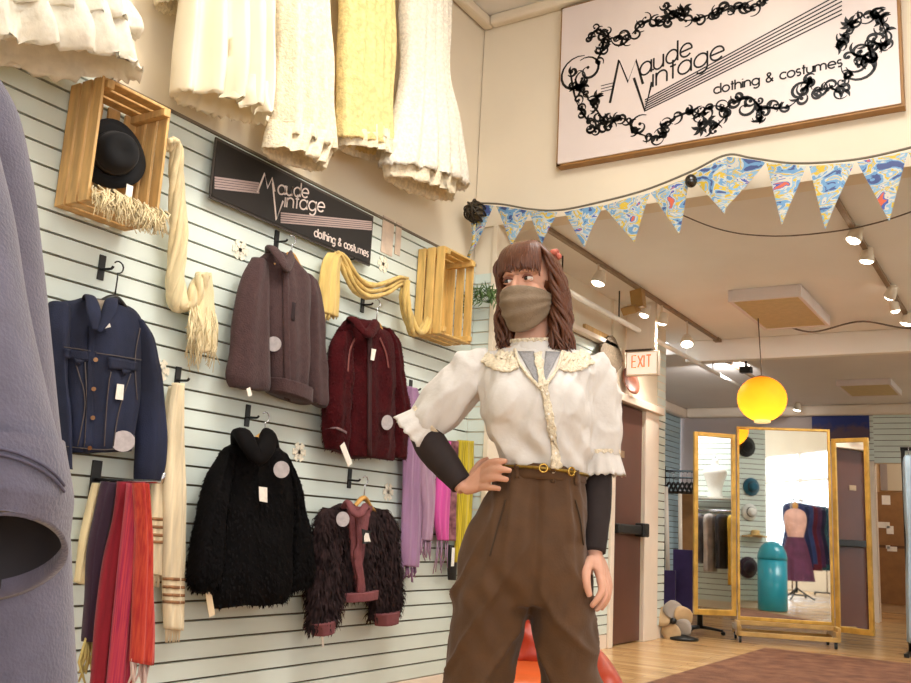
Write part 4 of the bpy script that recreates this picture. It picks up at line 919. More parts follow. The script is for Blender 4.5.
# ---------------------------------------------------------------- things of the front shop seen in the mirror
M_TEAL = mat('teal_enamel', (.14, .58, .66), .3, var=.04, coat=.3)
q = refl(on_z(773, 611, 0)); q.z = 0
t = thing('litter_bin', q, 'teal dome-topped bin reflected in the centre mirror', 'bin')
MB().lathe(q, [(.19, .005), (.20, .02), (.20, .70), (.195, .70)], (0, 0, 1), 32).build('body', M_TEAL, t)
MB().lathe(q, [(.203, .70), (.203, .73), (.19, .80), (.15, .88), (.09, .935), (.01, .955)], (0, 0, 1), 32).build('dome_lid', M_TEAL, t)
# hats on the rear of the pier
def beret(px, py, r, col, label):
    p = behind(px, py, 14.0); p = V((min(max(p.x, -.3), .22), HY + .153, p.z)); o = thing('hanging_hat', p, label, 'hat', 'hats on the rear of the pier')
    m_ = mat('felt_%s' % col[0], col[1], .9, sheen=.3); MB().lathe(p, [(r, .004), (r * 1.02, .02), (r * .9, .035), (r * .6, .06), (r * .5, .10), (r * .3, .12), (.005, .115)], (0, 1, 0), 28).build('felt', m_, o)
    MB().lathe(p, [(r * .62, .057), (r * .60, .075), (r * .57, .076)], (0, 1, 0), 28).build('band', M_BLACK, o)
beret(742, 447, .15, ('black', (.05, .05, .06)), 'black hat high on the rear of the pier, seen in the mirror')
beret(748, 487, .13, ('petrol', (.12, .35, .44)), 'petrol blue hat on the rear of the pier, seen in the mirror')
beret(746, 512, .12, ('white', (.88, .88, .86)), 'white hat on the rear of the pier below the petrol one, seen in the mirror')
beret(744, 567, .15, ('plum', (.20, .12, .17)), 'dark plum hat low on the rear of the pier, seen in the mirror')
p = V((.1, HY + .153, 1.02)); o = thing('wall_shelf', p, 'small pine shelf with a straw hat on the pier, seen in the mirror', 'shelf')
MB().box((-.05, HY + .152, 1.0), (.28, HY + .30, 1.02)).build('board', M_PINE, o, smooth=False)
o = MB().lathe((.12, HY + .24, 1.021), [(.11, 0), (.11, .006), (.065, .012), (.06, .07), (.02, .08), (.003, .078)], (0, 0, 1), 24).build('straw_hat', mat('straw', (.80, .66, .42), .8, var=.2, vs=40)); tag(o, 'straw hat lying on the small pier shelf, seen in the mirror', 'hat')
# dressmaker stand with a dress
def frock(mb, c, prof, fold=.1, fr=9, squash=.75, ang=0):
    """hanging dress or garment body: (half width, height) profile"""
    c = V(c); ca, sa = math.cos(ang), math.sin(ang); R = []
    q_ = catmull(prof, 26)
    for j, (w_, z) in enumerate(q_):
        ring = []
        for k in range(40):
            a = 2 * math.pi * k / 40; r_ = w_ * (1 + fold * (j / 25) ** .7 * math.sin(a * fr + j * .05)); x, y = r_ * math.cos(a), r_ * math.sin(a) * squash
            ring.append(c + V((x * ca - y * sa, x * sa + y * ca, z)))
        R.append(ring)
    return mb.rings(R)
q = refl(on_z(797, 600, 0)); q.z = 0
t = thing('dress_form', q, 'dress form in peach blouse and plum skirt on a tripod, seen in the mirror', 'mannequin')
MB().tube([q + V((0, 0, .12)), q + V((0, 0, .8))], .018, 10).build('pole', M_BLACK, t)
for j in range(3):
    a = j * 2.09 + .4; d = V((math.cos(a), math.sin(a), 0)); MB().tube([q + V((0, 0, .2)), q + d * .15 + V((0, 0, .1)), q + d * .3 + V((0, 0, .014))], [.014, .014, .012], 8, n=10).build('leg', M_BLACK, t)
frock(MB(), q, [(.06, 1.55), (.16, 1.50), (.20, 1.40), (.19, 1.25), (.14, 1.08), (.15, 1.0)], .02).build('blouse', mat('peach_blouse', (.84, .66, .60), .8), t)
frock(MB(), q, [(.145, 1.06), (.17, .98), (.22, .80), (.28, .5), (.31, .32)], .12, 12).build('skirt', mat('plum_skirt', (.34, .16, .26), .8, var=.2), t)
MB().ell(q + V((0, 0, 1.6)), (.05, 0, 0), (0, .05, 0), (0, 0, .07)).build('neck_cap', M_WOOD, t)
# rail of dresses by the window, and hanging hats above
def rail_rack(x0, y0, x1, y1, z, label, nm='clothes_rail'):
    a, c = V((x0, y0, 0)), V((x1, y1, 0)); d = (c - a).normalized(); s_ = V((-d.y, d.x, 0)); t = thing(nm, (a + c) / 2, label, 'clothes rail')
    MB().tube([a + V((0, 0, z)), c + V((0, 0, z))], .014, 10).build('rail', M_CHROME, t)
    for p in (a, c):
        MB().tube([p + V((0, 0, .05)), p + V((0, 0, z))], .014, 10).build('post', M_CHROME, t); MB().tube([p - s_ * .25 + V((0, 0, .05)), p + s_ * .25 + V((0, 0, .05))], .014, 8).build('foot', M_BLACK, t)
        for sg in (-1, 1): MB().lathe(p + s_ * sg * .24 + V((0, 0, .024)) - d * .01, [(.003, 0), (.022, .001), (.022, .018), (.003, .02)], d, 12).build('caster', M_BLACK, t)
    return a, d
a, d = rail_rack(2.7, 1.9, 4.1, .9, 1.75, 'chrome rail of dark dresses before the bright window, seen in the mirror')
GC = [('navy', (.13, .17, .36)), ('ink', (.09, .14, .30)), ('slate', (.18, .25, .45)), ('plum', (.30, .16, .32)), ('rose', (.72, .40, .46)), ('teal', (.14, .32, .38)), ('night', (.11, .12, .26)), ('wine', (.38, .10, .18))]
for j in range(8):
    p = a + d * (.12 + j * .21); p.z = 0; nm, c = GC[(0, 1, 2, 7, 3, 6, 5, 4)[j]]
    o = thing('hanging_dress', p + V((0, 0, .5)), nm + ' dress on the chrome rail by the bright window, seen in the mirror', 'dress', 'dresses on the rail by the window')
    frock(MB(), p, [(.02, 1.70), (.19, 1.64), (.20, 1.4), (.17, 1.2), (.22, .9), (.25, .48 + .06 * (j % 3))], .1, 7, .4, math.atan2(d.y, d.x) + 1.57).build('fabric', mat('dress_' + nm, c, .8, var=.2), o)
    MB().tube([p + V((0, 0, 1.69)), p + V((0, 0, 1.77))], .004, 6).build('hanger_hook', M_CHROME, o)
# back-room side wall: rail with clothes and bust on a shelf (left wing)
pl = A - eL * lL / 2; nL = V((math.sin(aL), -math.cos(aL), 0))
def refl_l(px, py, D): p = on_d(px, py, D); return p - nL * 2 * (p - pl).dot(nL)
cl = refl_l(715, 560, 13.0)
y_ = cl.y
RX = 1.12; y_ = max(6.0, min(11.5, y_)); 
a, d = rail_rack(RX, y_ - .75, RX, y_ + .75, 1.32, 'chrome rail of hanging clothes along the side wall, seen in the wing mirror')
for j, (nm, c, h_) in enumerate((('denim_blue', (.22, .36, .60), .55), ('cobalt', (.20, .33, .62), .45), ('grey', (.45, .43, .45), .6), ('stone', (.72, .68, .66), .5), ('charcoal', (.20, .19, .21), .55), ('mustard', (.80, .63, .20), .35), ('black', (.07, .07, .08), .2), ('umber', (.22, .16, .14), .3))):
    p = a + d * (.14 + j * .17); p.z = 0
    o = thing('hanging_garment', p + V((0, 0, h_)), nm.replace('_', ' ') + ' garment on the side wall rail, seen in the wing mirror', 'garment', 'garments on the side wall rail')
    frock(MB(), p, [(.02, 1.28), (.17, 1.23), (.17, 1.0), (.16, .8), (.17, h_)], .1, 7, .38, 0).build('fabric', mat('garment_' + nm, c, .8, var=.2), o)
    MB().tube([p + V((0, 0, 1.27)), p + V((0, 0, 1.338))], .004, 6).build('hanger_hook', M_CHROME, o)
p = V((1.36, y_ - .1, 1.50)); o = thing('wall_shelf', p, 'white wall shelf carrying the white bust, seen in the wing mirror', 'shelf'); MB().box((1.12, y_ - .5, 1.48), (1.483, y_ + .4, 1.50)).build('board', M_WHITE, o, smooth=False)
p = V((1.30, y_ - .1, 1.501)); o = thing('bust_form', p, 'white torso bust on the wall shelf, seen in the wing mirror', 'mannequin')
frock(MB(), p, [(.10, 0), (.11, .03), (.10, .12), (.15, .28), (.17, .36), (.12, .43), (.05, .46), (.045, .53), (.01, .545)], 0, 3, .62, 1.57).build('torso', M_WHITE, o)
MB().tube([p + V((0, 0, .54)), p + V((0, 0, .60))], .008, 8).build('neck_pin', M_CHROME, o)
# ---------------------------------------------------------------- left side of the back room
# exit sign hung from the ceiling across the wall
q = on_x(624, 365, BX + .02); yE = 7.65
e1, e2, e3 = on_y(626, 352, yE), on_y(658, 349, yE), on_y(625, 376, yE)
t = thing('exit_sign', V(((e1.x + e2.x) / 2, yE, e3.z)), 'white box exit sign with pale red letters above the brown door', 'sign')
M_LIT = mat('lit_sign_face', (.97, .93, .86), .5, emit=(1, .93, .84), es=.55, var=.01)
MB().box((e1.x, yE, e3.z), (e2.x, yE + .06, e1.z)).build('housing', M_TRIM, t, smooth=False, bevel=.004)
MB().box((e1.x + .012, yE - .003, e3.z + .012), (e2.x - .012, yE + .001, e1.z - .012)).build('face', M_LIT, t, smooth=False)
MB().box((e1.x - .005, yE - .006, e1.z), (e2.x - .06, yE + .066, e1.z + .018)).build('top_edge', mat('dark_sign_edge', (.30, .24, .20), .5), t, smooth=False)
MB().box((e1.x, yE + .005, e1.z + .018), (e2.x - .03, yE + .055, BZ - .001)).build('mount_box', M_TRIM, t, smooth=False)
hw = (e2.x - e1.x); lt = write(MB(), 'EXIT', V((e1.x + hw * .20, yE - .0035, e3.z + .07)), V((e2.x - hw * .2, yE - .0035, e3.z + .07)), V((0, 0, .075)), N_, .014)
lt.build('lettering', mat('pale_red_letter', (.92, .62, .48), .5, emit=(.95, .58, .42), es=.4), t, smooth=False)
# white pipe hung on hooks under the ceiling
PX = -2.99; a = on_x(576, 296, PX); pz = a.z
t = thing('hanging_pipe', V((PX, 7.5, pz)), 'long white pipe hung on hooks along the side of the back room ceiling', 'pipe')
MB().tube([V((PX, 5.2, pz)), V((PX, 12.6, pz))], .022, 12).build('pipe', mat('white_pipe', (.93, .91, .88), .35, var=.02), t)
for y in (6.1, 7.2, 9.8, 11.6): MB().tube([V((PX, y, pz + .022)), V((PX, y, (BZ if y < 9.4 else BZ2) + .0)), ], .006, 6).build('hook', M_BLACK, t)
# woven shield, wooden post and plate above the ledge
q = on_x(610, 356, BX + .05); o = thing('woven_fan', q, 'grey brown woven hand fan hung on the wall before the brown door', 'fan')
MB().slab([q + V((0, .22 * math.cos(a) * (1 + .1 * math.cos(4 * a)), .16 * math.sin(a) * (1 + .1 * math.cos(4 * a)))) for a in (2 * math.pi * j / 24 for j in range(24))], V((.02, 0, 0))).build('woven_blade', mat('woven_brown', (.40, .34, .27), .8, var=.35, vs=60), o, smooth=False)
MB().tube([q + V((.01, .03, -.14)), q + V((.0, .04, -.75))], .012, 8).build('handle', mat('dark_bamboo', (.28, .25, .20), .6), o)
q = on_x(603, 338, BX + .03); o = MB().box((BX + .002, q.y - .35, q.z - .05), (BX + .03, q.y + .2, q.z + .05)).build('timber_plaque', M_PINE, smooth=False, bevel=.004); tag(o, 'small pine plaque on the wall behind the woven fan', 'plaque')
q = on_x(631, 395, BX + .05); o = thing('terracotta_plate', V((BX + .05, q.y, 2.112)), 'terracotta oval plate leaning on the door head', 'plate')
MB().lathe(V((BX + .03, q.y, 2.112 + .125)), [(.005, .0), (.09, .004), (.125, .022), (.12, .028), (.085, .012), (.005, .008)], (.95, -.2, .25), 28).build('plate', mat('terracotta_glaze', (.62, .36, .26), .4, var=.25, vs=12), o)
# ---------------------------------------------------------------- alcove rack and leaning goods
y0 = 12.6
q0, q1 = on_y(668, 471, y0), on_y(695, 471, y0)
t = thing('garment_rack', V(((q0.x + q1.x) / 2, y0, 0)), 'steel garment rack with empty hangers in the alcove behind the fan', 'clothes rack'); zr = q0.z
MB().tube([V((q0.x - .05, y0, zr)), V((q1.x + .5, y0, zr))], .016, 10).build('rail', M_CHROME, t)
MB().tube([V((q0.x - .05, y0, zr - .09)), V((q1.x + .5, y0, zr - .09))], .012, 10).build('lower_rail', M_CHROME, t)
for x in (q0.x - .05, q1.x + .5):
    MB().tube([V((x, y0, 0)), V((x, y0, zr + .06))], .02, 10).build('post', M_BLACK, t); MB().box((x - .02, y0 - .25, .0), (x + .02, y0 + .25, .03)).build('foot', M_BLACK, t, smooth=False)
for j in range(7):
    x = q0.x + .02 + j * .062; c = V((x, y0, zr - .22)); o = thing('hanger', c, 'black velvet hanger in the row on the alcove rack', 'hanger', 'black hangers on the alcove rack')
    MB().tube([c + V((0, -.2, -.06)), c + V((0, -.1, .01)), c + V((0, 0, .06)), c + V((0, .1, .01)), c + V((0, .2, -.06)), c + V((0, 0, -.07)), c + V((0, -.2, -.06))], .016, 8, n=30).build('frame', M_BLACK, o)
    MB().tube([c + V((0, 0, .06)), c + V((0, 0, .19)), c + V((0, .014, .225)), c + V((0, .03, .2))], .004, 6).build('hook', M_CHROME, o)
def lean(nm, a, b, m_, label, cat, r): o = MB().tube([a, b], r, 12).build(nm, m_); tag(o, label, cat); return o
yl = 12.2
lean('white_pole', V((on_y(674, 600, yl).x, yl - .2, .03)), on_y(666, 487, yl), M_TRIM, 'white pole leaning against the rack post, nearest the door', 'pole', .028)
lean('white_pole', V((on_y(686, 600, yl).x, yl - .2, .03)), on_y(680, 494, yl), M_TRIM, 'white pole leaning beside the brown panel', 'pole', .026)
M_PURP = mat('purple_velvet', (.25, .19, .40), .85, sheen=.4, var=.12)
def board(nm, x0, x1, ya, z0, z1, m_, label, cat, th=.04):
    o = MB().box((x0, ya, z0), (x1, ya + th, z1)).build(nm, m_, smooth=False, bevel=.006); tag(o, label, cat); return o
qa, qb = on_y(673, 549, 11.9), on_y(694, 600, 11.9); board('velvet_board', qa.x, qb.x + .1, 11.9, .001, qa.z, M_PURP, 'taller purple velvet board leaning in the alcove', 'board')
qa, qb = on_y(664, 570, 11.75), on_y(675, 600, 11.75); board('velvet_board', qa.x, qb.x, 11.75, .001, qa.z, M_PURP, 'shorter purple velvet board in front of the taller one', 'board')
qa, qb = on_y(681, 494, 13.2), on_y(694, 550, 13.2); board('wood_sheet', qa.x, qb.x + .4, 13.2, .001, qa.z, mat('brown_panel', (.60, .42, .24), .5, var=.1), 'tall brown timber panel standing behind the white poles', 'panel')
# standing fan with broad petal blades
q = on_z(684, 640, 0); t = thing('standing_fan', q, 'old floor fan with broad beige and grey blades beside the mirror', 'fan')
hub = on_d(673.5, 621, (q.dot(F0)) + .02); ax = (CAM - hub); ax.z = 0; ax = (ax.normalized() + V((-.1, 0, .1))).normalized(); u = ax.orthogonal().normalized(); v = ax.cross(u)
MB().lathe(q, [(.13, 0), (.13, .02), (.05, .04), (.02, .05), (.018, .07)], (0, 0, 1), 20).build('base', M_BLACK, t)
MB().tube([q + V((0, 0, .05)), V((q.x, q.y, hub.z - .03)), hub - ax * .05], .016, 10, n=12).build('neck', M_BLACK, t)
MB().lathe(hub - ax * .10, [(.02, 0), (.05, .01), (.05, .08), (.03, .1), (.028, .13), (.004, .135)], ax, 18).build('motor', M_BLACK, t)
M_BL = (mat('beige_blade', (.76, .64, .48), .5, var=.1), mat('grey_blade', (.62, .58, .54), .5, var=.1))
for j, a in enumerate((.6, 1.75, 2.9, 4.0, 5.2)):
    d = u * math.cos(a) + v * math.sin(a); s_ = ax.cross(d); mb = MB(); R = []
    for i in range(12):
        f = i / 11; w_ = .018 + .075 * math.sin(math.pi * min(1, f * 1.02)) ** .7; c = hub + d * (.02 + .165 * f); R.append([c + s_ * w_ * k + ax * (.02 * k + .012 * (1 - k * k)) for k in (-1, -.5, 0, .5, 1)] + [c + s_ * w_ * k + ax * (.02 * k + .012 * (1 - k * k) - .004) for k in (1, .5, 0, -.5, -1)])
    mb.rings(R).build('blade', M_BL[j in (1, 3)], t)
# ---------------------------------------------------------------- rear wall: poster, dark door, hall
qa, qb = on_y(812, 414, BY), on_y(870, 441, BY)
def sky_poster():
    M = mat('poster_print', (.12, .20, .45), .6); nt = M.node_tree; b = nt.nodes['Principled BSDF']
    tc = nt.nodes.new('ShaderNodeTexCoord'); sx = nt.nodes.new('ShaderNodeSeparateXYZ'); nt.links.new(tc.outputs['Object'], sx.inputs[0]); nz = nt.nodes.new('ShaderNodeTexNoise'); nz.inputs['Scale'].default_value = 9; nt.links.new(tc.outputs['Object'], nz.inputs[0])
    ad = nt.nodes.new('ShaderNodeMath'); ad.operation = 'MULTIPLY_ADD'; ad.inputs[1].default_value = .35; nt.links.new(nz.outputs[0], ad.inputs[0]); nt.links.new(sx.outputs[2], ad.inputs[2])
    rp = nt.nodes.new('ShaderNodeValToRGB'); nt.links.new(ad.outputs[0], rp.inputs[0]); e = rp.color_ramp.elements
    e[0].position = .30; e[0].color = (*lin((.36, .28, .34)), 1); e[1].position = .42; e[1].color = (*lin((.14, .20, .46)), 1); nt.links.new(rp.outputs[0], b.inputs['Base Color']); return M
o = MB().box((qa.x, BY - .02, qb.z), (qb.x, BY - .004, qa.z)).build('landscape_poster', sky_poster(), smooth=False); tag(o, 'deep blue landscape poster high on the rear wall above the mirror wing', 'poster')
d = empty('door_2', (hx0 - .2, BY, 0)); d['kind'] = 'structure'; zd = on_y(870, 456, BY).z
MB().box((hx0 - .44, BY - .03, .005), (hx0 - .075, BY - .002, zd)).build('door_panel', mat('navy_door_paint', (.16, .15, .24), .4), d, smooth=False)
MB().lathe((hx0 - .11, BY - .03, .98), [(.012, 0), (.012, .03), (.03, .04), (.03, .06), (.005, .07)], (0, -1, 0), 16).build('knob', M_CHROME, d)
HW = 16.02
qa, qb = on_y(879, 492, HW), on_y(903, 600, HW)
t = thing('notice_door', V(((qa.x + qb.x) / 2, HW, .12)), 'brown boarded hall door with papers pinned on it', 'door')
M_HD = mat('hall_door_brown', (.55, .40, .24), .5, var=.1)
MB().box((qa.x - .1, HW - .05, .12), (qb.x + .4, HW - .002, qa.z)).build('panel', M_HD, t, smooth=False); MB().box((qa.x - .1, HW - .055, .95), (qb.x + .4, HW - .05, .99)).build('rail', mat('hall_door_dark', (.38, .26, .15), .5), t, smooth=False)
for (x, y, w_, h_) in ((886, 500, .12, .14), (884, 525, .16, .09), (890, 530, .10, .12), (892, 549, .14, .07), (888, 547, .06, .05)):
    c = on_y(x, y, HW - .06); MB().box((c.x - w_ / 2, HW - .058, c.z - h_ / 2), (c.x + w_ / 2, HW - .052, c.z + h_ / 2)).build('paper', M_WHITE, t, smooth=False)
qa, qb = on_y(880, 464, HW), on_y(905, 491, HW)
t = thing('hall_mirror', V(((qa.x + qb.x) / 2, HW, qb.z)), 'frameless mirror above the hall door that catches the yellow lantern', 'mirror')
MB().box((qa.x, HW - .03, qb.z), (qb.x + .3, HW - .012, qa.z)).build('glass', M_MIRROR, t, smooth=False); MB().box((qa.x, HW - .012, qb.z), (qb.x + .3, HW - .002, qa.z)).build('backing', M_HD, t, smooth=False)
# rack with pastel garments at the edge of the picture
q = on_z(911, 655, 0); xr, yr = q.x + .0, q.y
lamp('POINT', 'hall_lamp', (-1.3, 14.9, 2.6), 26, (1, .92, .82), shadow_soft_size=.1)
t = thing('pastel_rack', V((xr + .5, yr, 0)), 'black pipe clothes rack with pastel garments in front of the hall', 'clothes rack'); zt = on_y(906, 449, yr).z
for x in (xr, xr + 1.1): MB().tube([V((x, yr, .03)), V((x, yr, zt))], .018, 10).build('post', M_BLACK, t); MB().box((x - .02, yr - .3, 0), (x + .02, yr + .3, .03)).build('foot', M_BLACK, t, smooth=False)
MB().tube([V((xr - .02, yr, zt)), V((xr + 1.12, yr, zt))], .018, 10).build('rail', M_BLACK, t)
for j, (nm, c) in enumerate((('sky blue', (.66, .74, .80)), ('blush pink', (.88, .66, .62)), ('cream', (.88, .82, .72)), ('lilac', (.70, .62, .76)), ('coral', (.86, .50, .44)))):
    p = V((xr + .05 + j * .13, yr - .02, 0)); o = thing('pastel_dress', p + V((0, 0, .12)), nm + ' long dress on the black rack in front of the hall', 'dress', 'pastel dresses on the black rack')
    frock(MB(), p, [(.02, zt - .06), (.16, zt - .13), (.17, 1.2), (.15, 1.0), (.20, .6), (.22, .12 + .05 * j)], .1, 7, .3, 1.57).build('fabric', mat('pastel_' + nm.replace(' ', '_'), c, .8, var=.08), o)
    MB().tube([p + V((0, 0, zt - .07)), p + V((0, 0, zt + .015)), p + V((0, .015, zt + .025))], .004, 6).build('hanger_hook', M_CHROME, o)
# ---------------------------------------------------------------- ceiling: tracks, spots, light boxes, lantern
M_TRK = mat('track_metal', (.55, .46, .36), .5, metal=.3); M_HEAD = mat('spot_white', (.86, .80, .72), .4)
M_BULB = mat('spot_lens', (1, .96, .88), .3, emit=(1, .95, .86), es=14, var=0)
def track(x, y0, y1, zc, label):
    t = thing('light_track', V((x, (y0 + y1) / 2, zc - .03)), label, 'light track'); MB().box((x - .018, y0, zc - .03), (x + .018, y1, zc - .001)).build('channel', M_TRK, t, smooth=False, bevel=.003)
    MB().box((x - .03, y1 - .1, zc - .035), (x + .03, y1, zc - .002)).build('end_feed', M_TRK, t, smooth=False)
TX1, TX2 = -2.79, -.98
track(TX1, 5.3, 9.34, BZ, 'ceiling light track above the brown door'); track(TX2, 5.0, 9.34, BZ, 'ceiling light track above the mirror side of the room'); track(-2.85, 9.48, 12.4, BZ2, 'rear ceiling light track beyond the beam')
def spot(px, py, x, zc, label, power=9, r=.045, tgt=None, lamp_=True):
    """can spot hung under the track at x, its lens seen at the pixel"""
    z = zc - .16; c = on_x(px, py, x); c = V((x, c.y, c.z)); z = min(c.z, zc - .10); c.z = z
    t = thing('track_spot', V((x, c.y, zc - .03)), label, 'spotlight', 'track spots on the back room ceiling')
    d = (V(tgt) - c).normalized() if tgt else V((.15, -.6, -.75)).normalized()
    MB().tube([V((x, c.y, zc - .03)), V((x, c.y, z + .03))], .008, 8).build('stem', M_HEAD, t)
    MB().lathe(c - d * .10, [(.012, 0), (.036, .01), (r, .06), (r + .006, .10), (r + .002, .102)], d, 20).build('can', M_HEAD, t)
    MB().lathe(c, [(r - .002, -.012), (r * .95, .006), (r * .6, .018), (.003, .022)], d, 20).build('lens', M_BULB, t)
    if lamp_: lamp('SPOT', 'track_spot_light', c + d * .05, power * 8, (1, .95, .86), c + d, spot_size=1.9, spot_blend=.8, shadow_soft_size=.04)
D = V((BX, 7.2, 1.0))
spot(598, 283, TX1, BZ, 'spot on the door track, nearest the header', 6, .05, (-3.1, 6.0, 1.2))
spot(644, 315, TX1, BZ, 'spot on the door track, second from the header', 5, .04, (-3.1, 7.0, 1.4))
spot(662, 323, TX1, BZ, 'spot on the door track, third from the header', 5, .04, (-3.1, 7.9, 1.8))
spot(687, 344, TX1, BZ, 'brightest spot at the beam end of the door track', 6, .055, (-2.3, 7.2, 0))
spot(853, 229, TX2, BZ, 'spot on the mirror track, nearest the header', 7, .045, (-1.9, 5.6, 0))
spot(866, 246, TX2, BZ, 'spot on the mirror track, second from the header', 7, .045, (-1.4, 6.9, 0))
spot(889, 286, TX2, BZ, 'spot on the mirror track, third from the header', 6, .04, (-2.2, 9.2, .8))
spot(894, 276, TX2 - .02, BZ, 'small turned spot beside the third mirror track spot', 6, .035, (-.6, 8.5, 0), False)
spot(906, 318, TX2, BZ, 'spot at the beam end of the mirror track', 6, .05, (-1.6, 8.9, .6))
spot(797, 405, -2.85, BZ2, 'spot on the rear track past the lantern', 7, .05, (-3.2, 13.2, 1.2))
spot(783, 395, -2.85, BZ2, 'small unlit spot on the rear track just past the lantern', 6, .035, (-3.2, 12.8, 1.2), False)
# tan box feeding the track, black floodlight
q = on_x(638, 305, TX1); t = thing('track_flood', V((TX1, q.y, BZ - .03)), 'tan box floodlight on the door track, between two spots', 'spotlight')
MB().obox(V((TX1, q.y, BZ - .11)), (.05, 0, .01), (0, .045, 0), (-.01, 0, .075)).build('box', mat('tan_enamel', (.62, .47, .25), .5), t, smooth=False, bevel=.005)
MB().obox(V((TX1 - .05, q.y - .03, BZ - .20)), (.06, 0, .01), (0, .05, .02), (-.01, -.01, .03)).build('hood', mat('tan_enamel', (.62, .47, .25), .5), t, smooth=False, bevel=.005)
MB().tube([V((TX1, q.y, BZ - .05)), V((TX1, q.y, BZ - .03))], .012, 8).build('stem', M_TRK, t)
q = on_y(746, 370, 9.9); t = thing('black_floodlight', V((q.x, 9.9, BZ2)), 'small black floodlight washing the rear ceiling beside the lantern', 'spotlight')
MB().tube([V((q.x, 9.9, BZ2)), V((q.x, 9.9, q.z + .03))], .012, 8).build('stem', M_BLACK, t); MB().obox(q, (.06, 0, 0), (0, .045, 0), (0, 0, .032)).build('head', M_BLACK, t, smooth=False, bevel=.006)
lamp('SPOT', 'floodlight_beam', q + V((-.08, .1, .03)), 110, (1, .97, .95), on_z(690, 382, BZ2), spot_size=1.7, spot_blend=.6, shadow_soft_size=.05)
def lightbox(px, label, zc, dz):
    a, b_, c = (on_z(*p, zc - dz) for p in px); x0, x1, y0, y1 = a.x, b_.x, a.y, c.y
    t = thing('ceiling_light_box', V(((x0 + x1) / 2, (y0 + y1) / 2, zc - dz)), label, 'ceiling light', 'shallow light boxes on the back room ceiling')
    fr = MB(); f = .03
    fr.box((x0, y0, zc - dz), (x0 + f, y1, zc - .001)).box((x1 - f, y0, zc - dz), (x1, y1, zc - .001)).box((x0 + f, y0, zc - dz), (x1 - f, y0 + f, zc - .001)).box((x0 + f, y1 - f, zc - dz), (x1 - f, y1, zc - .001))
    fr.build('frame', mat('light_box_frame', (.87, .82, .80), .5, var=.02), t, smooth=False, bevel=.003)
    MB().box((x0 + f, y0 + f, zc - dz + .008), (x1 - f, y1 - f, zc - dz + .014)).build('diffuser', mat('yellowed_diffuser', (.76, .67, .46), .5, var=.06, vs=20, bump=.2, bs=90), t, smooth=False)
lightbox(((728, 302), (802, 297), (833, 326)), 'shallow light box with a yellowed diffuser, nearest the bunting', BZ, .10)
lightbox(((836, 386), (889, 382), (897, 396)), 'smaller shallow light box beyond the beam', BZ2, .07)
c = on_d(762, 399, 8.0); t = thing('paper_lantern', c - V((0, 0, .19)), 'glowing yellow ribbed paper lantern hanging before the mirror', 'lantern')
M = mat('yellow_lantern_paper', (.98, .66, .18), .6, var=.05, vs=6, trans=.75, emit=(1, .50, .03), es=.4)
prof = []
for j in range(29):
    a = -math.pi / 2 * .80 + j / 28 * math.pi * .80; r_ = .205 * math.cos(a) * (1 + .012 * math.cos(j * math.pi)); prof.append((r_, .185 * math.sin(a) / math.sin(math.pi * .4)))
mb = MB(); mb.lathe(c, prof, (0, 0, 1), 40); mb.v = mb.v[:-2]; mb.f = [f for f in mb.f if max(f) < len(mb.v)]; mb.build('paper_shade', M, t)
MB().lathe(c + V((0, 0, -.205)), [(.062, .0), (.068, .004), (.068, .024), (.062, .026)], (0, 0, 1), 28).build('lower_ring', mat('lantern_rim', (.95, .85, .6), .5, emit=(1, .86, .55), es=.8), t)
MB().lathe(c + V((0, 0, .17)), [(.055, .0), (.062, .004), (.062, .02), (.02, .035)], (0, 0, 1), 28).build('upper_ring', M_TRK, t)
MB().ell(c + V((0, 0, .0)), (.05, 0, 0), (0, .05, 0), (0, 0, .065)).build('bulb', mat('lantern_bulb', (1, .95, .8), .3, emit=(1, .93, .75), es=6), t)
MB().tube([c + V((0, 0, .06)), c + V((0, 0, .2)), V((c.x - .03, c.y, BZ - .001))], .005, 6).build('cord', mat('grey_cable', (.42, .36, .31), .6), t)
lamp('POINT', 'lantern_light', c + V((0, 0, -.08)), 4, (1, .80, .50), shadow_soft_size=.04)
o = MB().tube([V((c.x + .02, c.y + .5, BZ - .02)), V((c.x + .3, c.y + .6, BZ - .11)), V((c.x + .7, c.y + .7, BZ - .02)), V((c.x + 1.1, c.y + .8, BZ - .09)), V((c.x + 1.6, c.y + .9, BZ - .03)), V((c.x + 2.1, c.y + 1.0, BZ - .01))], .008, 6, n=40).build('draped_cable', mat('grey_cable', (.42, .36, .31), .6)); tag(o, 'grey cable draped along the ceiling before the beam', 'cable')
# ---------------------------------------------------------------- rug
mb = MB(); R = []
x0, x1, y0, y1 = -2.2, -.2, 3.7, 8.7
M_RUG = mat('russet_rug_pile', (.40, .25, .18), .95, var=.3, vs=7, bump=.8, bs=120, col2=(.52, .35, .25))
mb.box((x0, y0, .001), (x1, y1, .016)); o = mb.build('rug', M_RUG, smooth=False, bevel=.006); tag(o, 'russet brown pile rug on the boards before the mirror', 'rug')
